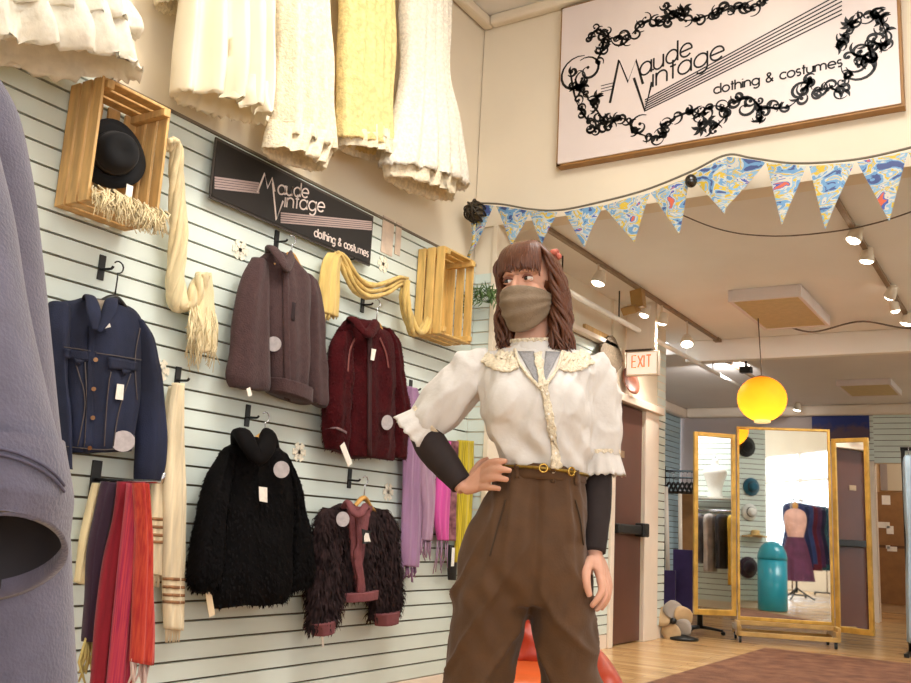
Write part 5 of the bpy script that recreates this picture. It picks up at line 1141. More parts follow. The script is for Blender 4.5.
# fern on the pier behind the person's hair
q = on_y(487, 302, HY - .05); t = thing('trailing_fern', q, 'small green fern sprig on the slatted pier beside the pale crate', 'plant'); M_LEAF = mat('fern_green', (.36, .47, .28), .6, var=.3, vs=20)
for j in range(9):
    a = -2.2 + j * .52; p0 = q + V((0, .03, 0)); tip = q + V((.16 * math.sin(a), -.06, .10 * math.cos(a) - .06)); P = catmull([tuple(p0), tuple(p0.lerp(tip, .5) + V((0, -.05, .05))), tuple(tip)], 10); mb = MB()
    mb.tube([V(p) for p in P], .002, 5)
    for i in range(2, 10):
        for sg in (-1, 1):
            p = V(P[i]); d = (V(P[i]) - V(P[i - 1])).normalized(); s_ = d.cross(V((0, -1, 0))).normalized() * sg; mb.ribbon([p, p + (s_ + d * .5) * .018, p + (s_ + d * .7) * .036], [.004, .010, .002], (0, -1, 0))
    mb.build('frond', M_LEAF, t)
# ---------------------------------------------------------------- the person
PD = 2.6
base = on_d(530, 470, PD); base.z = 0
FRONT = -F0                                   # towards the photographer
def U(px, py, dy=0.0): return on_d(px, py, PD + dy)
def prow(rows): return [(U(r[0], r[1], r[5] if len(r) > 5 else 0), U(r[2], r[3], r[5] if len(r) > 5 else 0), r[4]) for r in rows]
def remesh(mb, name, mat_, parent, vox, smooth_it=6, wrinkle=None, fac=.5):
    """fuse the overlapping pieces of mb into one continuous surface"""
    me = bpy.data.meshes.new('tmp'); me.from_pydata([tuple(p) for p in mb.v], [], mb.f); me.update()
    o = bpy.data.objects.new('tmp', me); COL.objects.link(o)
    a = o.modifiers.new('r', 'REMESH'); a.mode = 'VOXEL'; a.voxel_size = vox
    b = o.modifiers.new('s', 'SMOOTH'); b.factor = fac; b.iterations = smooth_it
    dg = bpy.context.evaluated_depsgraph_get(); dg.update()
    m2 = bpy.data.meshes.new_from_object(o.evaluated_get(dg)); bpy.data.objects.remove(o)
    out = MB(); out.v = [V(v.co) for v in m2.vertices]; out.f = [tuple(p.vertices) for p in m2.polygons]
    bpy.data.meshes.remove(m2)
    if wrinkle: wrinkle(out)
    ob = out.build(name, mat_, parent); return ob, out
P = thing('person', base, 'person in ivory lace blouse, brown trousers and beige face mask, hand on hip', 'person')
M_SKIN = mat('skin', (.80, .60, .50), .5, var=.05, vs=12, spec=.35)
M_SKIN.node_tree.nodes['Principled BSDF'].inputs['Subsurface Weight'].default_value = .08
# head frame: turned towards the wall of garments
HYAW = math.radians(33)
hf = (FRONT * math.cos(HYAW) - R0 * math.sin(HYAW)).normalized(); hr = (R0 * math.cos(HYAW) + FRONT * math.sin(HYAW)).normalized()
tilt = math.radians(3); hu = (V((0, 0, 1)) * math.cos(tilt) - hr * math.sin(tilt)).normalized(); hr = (hr - hu * hr.dot(hu)).normalized(); hf = hu.cross(hr); hf = hf if hf.dot(FRONT) > 0 else -hf
HC = U(530.5, 287, .02)
def H(a, b, c): return HC + hr * a + hf * b + hu * c
sk = MB()
sk.ell(H(0, -.012, .030), hr * .074, hf * .092, hu * .084, 28, 18)
sk.ell(H(0, .020, -.035), hr * .061, hf * .070, hu * .080, 24, 16)
sk.ell(H(0, .060, -.092), hr * .026, hf * .024, hu * .022)
sk.tube([H(0, .084, .012), H(0, .093, -.010), H(0, .101, -.034), H(0, .092, -.044)], [.007, .009, .011, .009], 10)
for s_ in (-1, 1):
    sk.ell(H(.036 * s_, .058, -.030), hr * .026, hf * .026, hu * .024)
    sk.tube([H(.052 * s_, .062, .020), H(.030 * s_, .080, .026), H(.010 * s_, .084, .022)], [.006, .009, .007], 8)
    sk.tube([H(.074 * s_, -.010, .022), H(.084 * s_, -.022, .012), H(.083 * s_, -.022, -.012), H(.074 * s_, -.008, -.030)], [.007, .010, .009, .007], 8, n=10)
sk.ell(H(0, .086, -.066), hr * .022, hf * .010, hu * .008)
NB = U(531, 352, .03)
sk.tube([H(0, -.012, -.05), H(0, -.018, -.10), NB, NB + V((0, 0, -.07))], [.050, .049, .055, .075], 20, n=14)
# trunk under the clothes
sk.loft(prow([(512, 346, 552, 349, .10, .03), (484, 358, 588, 362, .13, .02), (488, 385, 586, 388, .19), (494, 420, 583, 422, .20), (504, 452, 580, 454, .175), (502, 474, 582, 476, .18), (488, 512, 584, 514, .21), (480, 548, 586, 550, .23), (486, 580, 584, 582, .21)]), FRONT, n=30, m=36)
LEG = {}
for key, ps in (('l', ((504, 560, .0), (489, 640, .0), (478, 712, .0), (479, 790, .0))), ('r', ((562, 562, .0), (566, 640, .0), (570, 712, .0), (573, 792, .0)))):
    pts = [U(*p) for p in ps]; LEG[key] = pts; sk.tube(pts, [.085, .066, .052, .036], 18, n=24)
    ank = pts[-1]; heel = V((ank.x, ank.y, .045)) - FRONT * .02; sk.tube([ank, V((ank.x, ank.y, .07)), heel + FRONT * .10, heel + FRONT * .17 - V((0, 0, .012))], [.036, .038, .032, .02], 12, n=14)
# arms
SHL, ELL, WRL = U(490, 366, .02), U(420, 431, .06), U(465, 489, -.005)
SHR, ELR, WRR = U(590, 368, .02), U(600, 462, .035), U(594, 553, -.025)
for a, b_, c in ((SHL, ELL, WRL), (SHR, ELR, WRR)): sk.tube([a, a.lerp(b_, .5), b_, b_.lerp(c, .35), c], [.042, .034, .029, .034, .023], 14, n=24)
# hand on the hip: four fingers laid forward over the waistband, thumb behind
def finger(pts, r): sk.tube([U(*p) for p in pts], [q * 1.18 for q in r], 10, n=16)
KN = [(484, 467, -.045), (484.5, 474, -.05), (483.5, 480.5, -.05), (481.5, 487, -.045)]
for k_ in KN: sk.tube([WRL, U((465 + k_[0]) / 2, (489 + k_[1]) / 2, -.022), U(*k_)], [.0175, .0155, .0105], 10, n=10)
finger([KN[0], (491, 462.5, -.075), (500, 461, -.100), (507, 461, -.112)], [.0102, .0088, .0078, .006])
finger([KN[1], (493, 470, -.085), (503, 469.5, -.112), (511.5, 471, -.122)], [.0105, .009, .0080, .006])
finger([KN[2], (491.5, 478, -.085), (501, 478.5, -.108), (508.5, 480, -.118)], [.0102, .0088, .0078, .006])
finger([KN[3], (488, 487.5, -.075), (495, 488, -.096), (501, 489, -.106)], [.0092, .008, .007, .0055])
finger([(469, 484, .01), (475, 471, .03), (481, 463, .045), (489, 459, .05)], [.013, .0105, .009, .007])
# relaxed hand at the side
KR = [(600.5, 579, -.078), (604, 580, -.056), (606.5, 579, -.034), (607.5, 577, -.014)]
for k_ in KR: sk.tube([WRR, U((593 + k_[0]) / 2 + 1.2, (553 + k_[1]) / 2, k_[2] * .7), U(*k_)], [.0175, .0165, .0105], 10, n=10)
finger([KR[0], (602, 590, -.088), (597.5, 599, -.092), (590.5, 607, -.090)], [.0105, .0092, .0082, .006])
finger([KR[1], (606, 592, -.062), (602.5, 602, -.066), (595.5, 611, -.064)], [.0105, .0092, .0082, .006])
finger([KR[2], (608.5, 591, -.036), (606, 601, -.038), (600.5, 610, -.036)], [.0102, .0088, .0078, .006])
finger([KR[3], (609.5, 587, -.012), (608, 595, -.012), (604.5, 603, -.010)], [.0092, .008, .007, .0055])
finger([(591, 560, -.045), (586.5, 570, -.090), (586.5, 583, -.108), (590, 597, -.112)], [.0135, .0115, .0098, .0068])
body, bm_b = remesh(sk, 'body', M_SKIN, P, .004, 3)
BB = [bm_b.bvh()]
# nails
M_NAIL = mat('nail', (.86, .66, .58), .3, var=.02)
# eyes and brows
M_EYE = mat('eye_white', (.88, .85, .82), .25, var=.02); M_IRIS = mat('dark_iris', (.14, .09, .07), .15, var=.1, spec=.7); M_BROW = mat('brown_brow', (.27, .15, .10), .8)
for s_ in (-1, 1):
    ec = H(.031 * s_, .0705, .002)
    e_ = MB().ell(ec, hr * .0140, hf * .0120, hu * .0072).build('eye', M_EYE, P)
    MB().ell(ec + hf * .0085 - hr * .003, hr * .0066, hf * .0052, hu * .0066).build('iris', M_IRIS, e_)
    MB().tube([ec + hr * .0165 * s_ * q + hf * (.0130 - .006 * abs(q)) + hu * (.0085 - .006 * q * q) for q in (-1, -.5, 0, .5, 1)], [.0014, .0032, .004, .0036, .0016], 8, n=14).build('upper_lid', mat('lid_skin', (.50, .31, .25), .6), P)
    MB().tube([ec + hr * .0155 * s_ * q + hf * (.0118 - .006 * abs(q)) + hu * (-.0085 + .005 * q * q) for q in (-1, -.5, 0, .5, 1)], [.001, .0018, .002, .0018, .001], 8, n=14).build('lower_lid', M_SKIN, P)
    MB().tube([H((.012 + .036 * q) * s_, .090 - .026 * q * q, .0215 + .008 * math.sin(q * 2.6)) for q in (0, .25, .5, .75, 1)], [.002, .0032, .0034, .0026, .001], 8, n=16, flat=.7).build('brow', M_BROW, P)
# face mask
M_MASK = mat('taupe_mask_cotton', (.50, .43, .35), .9, var=.08, vs=30, bump=.25, bs=200)
def mask_grid(off):
    R = []
    for j in range(17):
        v = j / 16; row = []
        for i in range(31):
            u = -1 + 2 * i / 30; ph = u * 1.42; su, cu = math.sin(ph), math.cos(ph)
            ct = -.022 - .008 * u * u - .006 * abs(u); cb = -.146 + .062 * u * u; c = ct + (cb - ct) * v
            out = .088 + .029 * math.sin(math.pi * min(v * 1.0 + .22, 1)) ** .9 * (1 - .35 * u * u) - .024 * max(v - .72, 0) / .28
            plt = .006 * math.sin(v * 21 + 1.2 * u * u + .6 * u) * (1 - .3 * abs(u)) * math.sin(math.pi * v)
            b_ = (out + off + plt) * cu ** .8 - .004 if cu > 0 else -.004; a = (.0745 + off + plt * .4 - .010 * v * v) * su
            row.append(H(a, b_, c))
        R.append(row)
    return R
f_, bk = mask_grid(.003), mask_grid(-.001); mb = MB(); mb.rings(f_, cap=False, closed=False); k_ = len(mb.v); mb.rings([r[::-1] for r in bk], cap=False, closed=False)
edge = [r for r in range(31)]
mb.f += [(i, k_ + 30 - i, k_ + 30 - i - 1, i + 1) for i in range(30)] + [(16 * 31 + i + 1, k_ + 16 * 31 + 29 - i, k_ + 16 * 31 + 30 - i, 16 * 31 + i) for i in range(30)]
mk = mb.build('face_mask', M_MASK, P)
for s_ in (-1, 1): MB().tube([H(.071 * s_, .012, -.022), H(.078 * s_, -.008, .004), H(.082 * s_, -.026, .012), H(.084 * s_, -.034, -.012), H(.074 * s_, -.014, -.038), H(.066 * s_, .012, -.070)], .0018, 6, n=20).build('ear_loop', mat('pale_elastic', (.78, .76, .72), .7), mk)
# hair: a cap and many wavy locks
M_HAIR = mat('auburn_hair', (.35, .19, .105), .42, var=.35, vs=60, stretch=(6, 6, 1), spec=.5)
hm = MB(); cap = MB().ell(H(0, -.018, .034), hr * .086, hf * .098, hu * .092, 40, 26)
ok = [(p - HC).dot(hf) < .036 + .1 * max(0, (p - HC).dot(hu) - .066) or (p - HC).dot(hu) > .088 for p in cap.v]
cap.f = [f for f in cap.f if all(ok[i] for i in f) and not any((cap.v[i] - HC).dot(hu) < -.055 for i in f)]
hm.v, hm.f = cap.v, cap.f
r = random.Random(21)
for i in range(64):                            # fringe, combed forward from the crown
    a = -1.02 + 2.04 * i / 63 + r.uniform(-.02, .02); ex_ = math.sin(a) * .074; hm.tube([H(ex_ * .35, .02 + .01 * r.random(), .128), H(ex_ * .80, .070 * math.cos(a * .7) + .004, .108), H(ex_ * 1.04, .093 * math.cos(a * .75) + .002, .070), H(ex_ * 1.10 + r.uniform(-.003, .003), .100 * math.cos(a * .8), .034 - .020 * abs(a) ** 2 + r.uniform(-.014, .006))], [.005, .0062, .0056, .0012], 6, n=12, flat=.6)
def lock(root, mid, end, rad, wav, ph, n=26):
    q = catmull([tuple(root)] + [tuple(m_) for m_ in mid] + [tuple(end)], n); pts = []
    for j, p in enumerate(q):
        t_ = j / (n - 1); k_ = wav * min(1, t_ * 1.6); pts.append(V(p) + hr * k_ * math.sin(t_ * 15 + ph) + hf * k_ * .8 * math.cos(t_ * 15 + ph))
    hm.tube(pts, [rad * (.7 + .5 * math.sin(math.pi * min(1, j / (n - 1) * 1.1))) * (1 if j < n - 3 else .6 - .22 * (j - n + 3)) for j in range(n)], 6)
for i in range(60):                            # locks framing the face from the temples
    s_ = -1 if i % 2 else 1; k_ = r.random()
    lock(H(.03 * s_, .03, .125), [H(.078 * s_, .052 - .03 * k_, .070), H(.089 * s_, .030 - .045 * k_, .010), H((.092 + .008 * k_) * s_, .012 - .04 * k_, -.06), H((.094 + .014 * k_) * s_, .012 - .04 * k_, -.13)], H((.090 + r.uniform(-.03, .03)) * s_, .010 - .04 * k_, -.20 + r.uniform(-.03, .02)), r.uniform(.005, .0078), r.uniform(.010, .018), r.uniform(0, 6.28))
for i in range(130):
    s_ = -1 if i % 2 else 1; t_ = r.random(); back = r.random()
    root = H(.020 * s_ * r.random(), -.03 - .05 * back, .124 - .02 * back)
    sidx = .083 + .006 * r.random()
    m1 = H(sidx * s_ * (1 - .35 * back), .018 - .10 * back, .045); m2 = H((.086 - .02 * back + .006 * r.random()) * s_, -.006 - .085 * back, -.03); m3 = H((.084 - .015 * back) * s_ + r.uniform(-.012, .012), .002 - .075 * back + r.uniform(-.01, .012), -.105)
    ln = r.uniform(.165, .215) + (.012 if s_ > 0 else 0); e_ = H((.080 + r.uniform(-.028, .034)) * s_ , .014 - .065 * back + r.uniform(-.012, .02), -ln)
    lock(root, [m1, m2, m3], e_, r.uniform(.0052, .0082), r.uniform(.009, .017), r.uniform(0, 6.28))
for i in range(46):                            # back of the head
    a = -.9 + 1.8 * i / 45; lock(H(.02 * math.sin(a), -.05, .12), [H(.07 * math.sin(a), -.105 * math.cos(a * .8), .05), H(.082 * math.sin(a), -.112 * math.cos(a * .7), -.04)], H(.09 * math.sin(a) + r.uniform(-.01, .01), -.095 * math.cos(a * .6), -.185 + r.uniform(-.02, .02)), .0075, .007, r.uniform(0, 6))
hair = hm.build('hair', M_HAIR, P)
fl = MB()
for j, (a, b_, c) in enumerate(((.066, -.018, .098), (.072, -.036, .090), (.060, -.045, .108))): fl.ell(H(a, b_, c), hr * .011, hf * .011, hu * .010, 10, 8)
fl.build('hair_flower', mat('coral_hair_flower', (.72, .38, .30), .7, var=.3, vs=60), hair)
# ---------------------------------------------------------------- blouse
M_BLOUSE = mat('ivory_blouse_cotton', (.81, .785, .755), .8, var=.05, vs=6, bump=.18, bs=60, sheen=.15)
M_LACEB = mat('cream_blouse_lace', (.89, .83, .72), .85, var=.14, vs=90, bump=.8, bs=170)
tr = MB().loft(prow([(512, 347, 551, 350, .115, .03), (496, 350, 570, 354, .135, .03), (482, 356, 589, 359, .155, .02), (480, 372, 592, 375, .20), (480, 392, 591, 395, .245, -.01), (484, 415, 590, 417, .255, -.015), (490, 438, 588, 440, .235, -.01), (497, 455, 588, 458, .235), (500, 464, 587, 470, .235), (502, 472, 585, 479, .205)]), FRONT, n=60, m=60, back=.85, p=.95)
# bust
for px in (512, 564): tr.ell(U(px, 403, -.085), R0 * .062, FRONT * .050, V((0, 0, .066)))
UA = SHL.lerp(ELL, .5)
slv = MB()
slv.tube([U(492, 362, .02), U(474, 372, .03), U(455, 392, .04), U(438, 411, .05), U(424, 426, .058)], [.046, .060, .067, .062, .053], 22, n=26)
slv.tube([U(588, 362, .02), U(595, 378, .03), U(598, 405, .035), U(600, 435, .034), U(600.5, 458, .032)], [.046, .056, .058, .057, .054], 22, n=26)
tr.v, tr.f, nv = tr.v + slv.v, tr.f + [tuple(i + len(tr.v) for i in f) for f in slv.f], 0
def blouse_wr(mb):
    nr = mb.normals()
    for i, p in enumerate(mb.v):
        q = (p - base); u_, z = q.dot(R0), p.z
        k_ = .009 * noise.noise(V((u_ * 16 - z * 5, z * 9, 3))) + .006 * noise.noise(V((u_ * 40 - z * 14, z * 16, 7)))
        if z < 1.17 and abs(u_ - .03) < .14: k_ += .008 * math.sin((u_ * .8 + z * .55) * 105 + 2 * noise.noise(p * 7)) * max(0, 1 - abs(z - 1.10) / .09)
        if u_ > .145 or u_ < -.135: k_ += .004 * math.sin(u_ * 60 + (q.dot(F0)) * 120 + 3 * noise.noise(p * 6))
        rg = V((u_ * 7 - z * 2.2, z * 4.5, q.dot(F0) * 5))
        k_ += .008 * max(0, 1 - abs(noise.noise(rg * 1.5)) * 3) ** 2
        mb.v[i] = p + nr[i] * k_
blouse, bmb = remesh(tr, 'blouse', M_BLOUSE, P, .007, 8, blouse_wr)
BL = [bmb.bvh()]
def frill(c, ax_, r0, r1, ln, n=64, waves=11, amp=.006, name='sleeve_frill', m_=None, par=None, squash=1.0):
    ax_ = V(ax_).normalized(); u = (R0 - ax_ * R0.dot(ax_)).normalized(); v = ax_.cross(u); R = []
    for s2 in (0, 1):
        for j in range(9):
            t_ = j / 8 if s2 == 0 else 1 - j / 8
            R.append([c + ax_ * (ln * t_ + .003 * t_ * math.sin(k * 1.7)) + (u * math.cos(2 * math.pi * k / n) + v * math.sin(2 * math.pi * k / n) * squash) * ((r0 + (r1 - r0) * t_) * (1 + t_ * amp / r1 * math.sin(2 * math.pi * k / n * waves)) - s2 * .003) for k in range(n)])
    return MB().rings(R, cap=False).build(name, m_ or M_BLOUSE, par or blouse)
axl = (U(410, 438, .064) - U(430, 420, .055)); frill(U(428, 422, .056), axl, .056, .072, .062)
axr = (U(601.5, 478, .03) - U(600, 450, .032)); frill(U(600.5, 453, .032), axr, .052, .062, .064)
for c, a, r_ in ((U(428, 422, .056), axl, .059), (U(600.5, 453, .032), axr, .055)): frill(c - a.normalized() * .006, a, r_, r_, .010, amp=0, name='sleeve_band', m_=M_LACEB)
# high collar, net inset, yoke lace and placket
cn = H(0, -.018, -.10); cdir = (NB - cn).normalized()
frill(U(532, 341, .012), U(532, 352, .018) - U(532, 341, .012), .058, .068, .034, waves=9, amp=.002, name='high_collar', m_=M_BLOUSE, squash=.95)
frill(U(531.5, 338.5, .012), U(532, 352, .018) - U(531.5, 338.5, .012), .061, .060, .010, waves=22, amp=.003, name='collar_frill', m_=M_LACEB, squash=.95)
M_NET = mat('grey_net', (.56, .55, .55), .8, var=.12, vs=200, bump=.3, bs=300)
for q in (((518, 352), (534, 352), (540, 386), (538, 386)), ((546, 352), (560, 353), (543, 386), (541, 386))): patch(MB(), q, BL, .003, 6, 10, .004).build('net_inset', M_NET, blouse)
for q in ([(515, 351), (521, 368), (540, 389)], [(562, 353), (556, 370), (541, 389)]):
    Pq = [hit(x, y, BL, .006)[0] for x, y in catmull(q, 16)]; Pq = [p for p in Pq if p is not None]; MB().tube(Pq, .0045, 8).build('inset_edge', M_LACEB, blouse)
def lace_strip(path, w0, name, ruffle=.004, waves=8, off=.008, n=40):
    q = catmull(path, n); mb = MB(); R = []
    for i, (x, y) in enumerate(q):
        x2, y2 = q[min(i + 1, n - 1)]; x1, y1 = q[max(i - 1, 0)]; dx, dy = x2 - x1, y2 - y1; l = math.hypot(dx, dy) or 1; nx, ny = -dy / l, dx / l; row = []
        for k_ in range(7):
            s2 = -1 + k_ / 3; ww = w0 * (1 + .10 * math.sin(i * waves / n * 6.28)); hh, nn = hit(x + nx * ww * s2 / 2, y + ny * ww * s2 / 2, BL, off + ruffle * math.sin(i * waves / n * 6.28 + k_))
            row.append((hh, nn))
        R.append(row)
    last = None; F = []
    for row in R:
        if all(h_[0] is not None for h_ in row): F.append([h_[0] for h_ in row] + [h_[0] - h_[1] * .004 for h_ in row[::-1]])
    if len(F) > 2: return mb.rings(F).build(name, M_LACEB, blouse)
lace_strip([(537, 354), (541, 375), (546, 400), (551, 425), (554, 447), (556, 468)], 7.5, 'button_placket', .003, 12)
lace_strip([(484, 357), (495, 364), (507, 367), (517, 363)], 12, 'yoke_lace', .0022, 6, .006)
lace_strip([(560, 364), (570, 367), (581, 364), (592, 358)], 12, 'yoke_lace', .0022, 6, .006)
lace_strip([(493, 351), (503, 356), (514, 357)], 8, 'shoulder_lace', .002, 5, .006)
lace_strip([(563, 357), (573, 358), (584, 354)], 8, 'shoulder_lace', .002, 5, .006)
for i, y in enumerate((395, 415, 435, 455)): disc(MB(), 545.5 + i * 3, y, 1.3, BL, .014).build('button', M_WHITE, blouse)
# black under-sleeves
M_SLV = mat('black_sheer_sleeve', (.14, .095, .085), .8, var=.12, vs=40)
MB().tube([ELL.lerp(SHL, .05), ELL.lerp(WRL, .25), ELL.lerp(WRL, .6), ELL.lerp(WRL, .93)], [.044, .047, .041, .032], 20, n=24).noise(.002, 20).build('under_sleeve', M_SLV, P)
MB().tube([ELR.lerp(SHR, .10), ELR.lerp(WRR, .05), ELR.lerp(WRR, .3), ELR.lerp(WRR, .65), ELR.lerp(WRR, .99)], [.030, .034, .038, .037, .031], 20, n=24).noise(.002, 20).build('under_sleeve', M_SLV, P)
# ---------------------------------------------------------------- trousers
M_TROU = mat('olive_brown_wool', (.31, .20, .09), .75, var=.10, vs=20, bump=.12, bs=180, sheen=.1)
tm = MB().loft(prow([(500, 466, 585, 474, .205), (498, 478, 585, 483, .215), (484, 500, 585, 502, .24), (470, 524, 586, 525, .265), (461, 550, 587, 550, .275), (457, 580, 590, 580, .27), (462, 605, 588, 605, .23)]), FRONT, n=60, m=40)
tm.loft(prow([(470, 545, 540, 548, .24), (457, 580, 534, 582, .25), (452, 615, 526, 616, .24), (448, 650, 516, 652, .225), (447, 685, 509, 686, .215), (448, 740, 506, 740, .20), (452, 800, 503, 800, .18), (454, 812, 502, 812, .175)]), FRONT, n=44, m=44)
tm.loft(prow([(515, 545, 586, 548, .24), (524, 580, 590, 582, .25), (529, 615, 594, 616, .24), (535, 650, 597, 652, .225), (542, 685, 601, 686, .215), (546, 740, 603, 740, .20), (550, 802, 602, 802, .18), (551, 814, 601, 814, .175)]), FRONT, n=44, m=44)
def trou_wr(mb):
    nr = mb.normals()
    for i, p in enumerate(mb.v):
        q = p - base; u_, z, d_ = q.dot(R0), p.z, q.dot(F0); k_ = .009 * noise.noise(V((u_ * 8, z * 6, d_ * 8))) + .005 * noise.noise(V((u_ * 22, z * 18, d_ * 22 + 5)))
        if d_ < 0:
            for c in (-.085, -.045, .085, .115):                      # front pleats fading down the thigh
                k_ += .009 * math.exp(-((u_ - c - (1.03 - z) * .10 * (1 if c > 0 else -1)) / .011) ** 2) * max(0, min(1, (z - .70) / .22))
            k_ -= .008 * math.exp(-((u_ - .012) / .012) ** 2) * max(0, min(1, (z - .64) / .1))
            # drag lines from the crotch
            k_ += .0035 * math.sin((z * .9 + (u_ - .01) * (-1.1 if u_ > 0 else 1.1)) * 62 + 2.2 * noise.noise(p * 5)) * max(0, 1 - abs(z - .66) / .19) * min(1, abs(u_ - .01) / .05)
        k_ += .006 * math.sin(z * 55 + u_ * 20 + 3 * noise.noise(p * 4)) * max(0, min(1, (.58 - z) / .3)) * max(0, noise.noise(p * 6) + .4)
        rg = V((u_ * 5 * (1 if u_ > 0 else -1) + z * 3.2, z * 2.0 - u_ * 1.5, d_ * 3 + (9 if u_ > .012 else 0)))
        k_ += .013 * max(0, 1 - abs(noise.noise(rg * 1.6)) * 3.2) ** 2 * min(1, max(.25, (.95 - z) / .25)) * min(1, abs(u_ - .012) / .04)
        mb.v[i] = p + nr[i] * k_
trs, tmb = remesh(tm, 'trousers', M_TROU, P, .0075, 7, trou_wr)
TB = [tmb.bvh()]
def ring_band(rows, w_, name, m_, d_, par=None):
    return MB().loft(prow(rows), FRONT, n=60, m=10).build(name, m_, par or P)
ring_band([(500, 463, 585, 470, .222), (499, 468, 586, 475, .232), (498, 475, 586, 481, .234), (498.5, 479, 586, 484, .226)], 0, 'waistband', M_TROU, 0, trs)
for q in ([(506, 500), (497, 530), (490, 556)], [(575, 500), (580, 520), (583, 545)]):
    Pq = [hit(x, y, TB, .002)[0] for x, y in catmull(q, 14)]; Pq = [p for p in Pq if p is not None]
    if len(Pq) > 3: MB().tube(Pq, .0022, 6).build('pocket_seam', mat('dark_olive_seam', (.24, .17, .10), .8), trs)
M_BELT = mat('gold_chain_belt', (.58, .47, .20), .35, metal=.7, var=.2, vs=80)
cw = (U(500, 467) + U(585.5, 476)) / 2; hwid = (U(585.5, 476) - U(500, 467)) * .5
bt = MB(); bp = [cw + hwid * 1.02 * math.cos(t_) + FRONT * .121 * math.sin(t_) for t_ in (2 * math.pi * j / 60 for j in range(61))]; bt.tube(bp, .0075, 8, flat=.6, cap=False)
belt = bt.build('belt', M_BELT, P); def_ = None
for t_ in (1.66, 1.02):
    c = cw + hwid * 1.05 * math.cos(t_) + FRONT * .128 * math.sin(t_); nn = (hwid.normalized() * math.cos(t_) + FRONT * math.sin(t_)).normalized(); u = nn.cross(V((0, 0, 1))).normalized(); v = nn.cross(u)
    MB().tube([c + (u * math.cos(a) + v * math.sin(a)) * .0105 for a in (2 * math.pi * j / 20 for j in range(21))], .0028, 8, cap=False).build('belt_ring', mat('brass_ring', (.74, .60, .30), .25, metal=.9), belt)
M_LOOP = M_TROU
for x, y in ((517, 470), (553, 474), (576, 476)):
    patch(MB(), ((x - 2, y - 7), (x + 2, y - 7), (x + 2, y + 9), (x - 2, y + 9)), [BVHTree.FromPolygons([tuple(p) for p in bt.v], bt.f)] + TB, .006, 2, 5, .004).build('belt_loop', M_LOOP, trs)
# shoes
M_SHOE = mat('dark_brown_leather', (.20, .12, .08), .4)
for key in ('l', 'r'):
    ank = LEG[key][-1]; q = V((ank.x, ank.y, 0)); s_ = MB(); d = FRONT; sd = R0
    s_.rings([[q + d * x + sd * math.cos(a) * w_ + V((0, 0, max(.004, zc + math.sin(a) * h_))) for a in (2 * math.pi * k_ / 18 for k_ in range(18))] for x, w_, h_, zc in ((-.075, .02, .03, .04), (-.06, .036, .05, .052), (0, .045, .058, .058), (.08, .05, .045, .046), (.15, .048, .032, .034), (.19, .03, .022, .026), (.205, .01, .01, .02))])
    s_.build('shoe', M_SHOE, P)
# ---------------------------------------------------------------- tufted orange chair behind the person
CD = 3.62; cc = on_d(537, 600, CD); cc.z = 0
t = thing('tufted_armchair', cc, 'low orange buttoned vinyl armchair behind the standing person', 'armchair')
M_ORG = mat('orange_vinyl', (.66, .21, .09), .42, var=.08, vs=4, spec=.5, bump=.05, bs=60); M_ORD = mat('orange_vinyl_piping', (.60, .17, .07), .4)
ca = math.radians(33); cR = V((math.cos(ca), math.sin(ca), 0)); cF = V((math.sin(ca), -math.cos(ca), 0))
def CP(a, b_, z): return cc + cR * a + cF * b_ + V((0, 0, z))
def cushion(mb, a0, a1, b0, b1, z0, z1, rnd_=.04, n=14, bulge=.02):
    R = []
    for j in range(9):
        f = j / 8; z = z0 + (z1 - z0) * f; ins = rnd_ * (1 - math.sqrt(max(0, 1 - (2 * f - 1) ** 4))); ring = []
        for k_ in range(48):
            a = 2 * math.pi * k_ / 48; ca_, sa_ = math.cos(a), math.sin(a); pw = .35
            x = math.copysign(abs(ca_) ** pw, ca_); y = math.copysign(abs(sa_) ** pw, sa_); ring.append(CP((a0 + a1) / 2 + x * ((a1 - a0) / 2 - ins), (b0 + b1) / 2 + y * ((b1 - b0) / 2 - ins), z))
        R.append(ring)
    return mb.rings(R)
cushion(MB(), -.225, .225, -.28, .30, .12, .30, .02).build('seat_frame', M_ORG, t)
cushion(MB(), -.20, .20, -.22, .31, .30, .40, .05).build('seat_cushion', mat('orange_seat_vinyl', (.84, .38, .16), .35, var=.06), t)
bk = MB(); R = []; BTN = [(-.15 + .10 * i + (.05 if j % 2 else 0), .44 + .075 * j) for j in range(3) for i in range(4 - (j % 2))]
NX, NZ = 41, 33
def bkp(u, v):
    a = -.23 + .46 * u; z = .38 + .32 * v; dep = .045 * (1 - abs(2 * u - 1) ** 6) * (1 - abs(2 * v - 1) ** 8)
    d_ = min(math.hypot(a - x, z - y) for x, y in BTN); dep -= .032 * math.exp(-(d_ / .028) ** 2) + .008 * math.exp(-(min(abs(((a + z * .7) / .085) % 1 - .5), abs(((a - z * .7) / .085) % 1 - .5)) / .12) ** 2)
    top = .06 * (1 - (2 * u - 1) ** 2) * v; return a, -.17 - .10 * v + dep + .05 * (2 * u - 1) ** 2, z + top
front = [[CP(*bkp(i / (NX - 1), j / (NZ - 1))) for i in range(NX)] for j in range(NZ)]
rear = [[CP(bkp(i / (NX - 1), j / (NZ - 1))[0], -.30 - .08 * j / (NZ - 1) + .05 * (2 * i / (NX - 1) - 1) ** 2, bkp(i / (NX - 1), j / (NZ - 1))[2]) for i in range(NX)][::-1] for j in range(NZ)]
bk.rings([a + b_ for a, b_ in zip(front, rear)]).build('backrest', M_ORG, t)
for x, z in BTN:
    u, v = (x + .23) / .46, (z - .38) / .32; p = CP(*bkp(u, v)); MB().ell(p, cR * .011, cF * .006, V((0, 0, .011)), 10, 8).build('tuft_button', M_ORD, t)
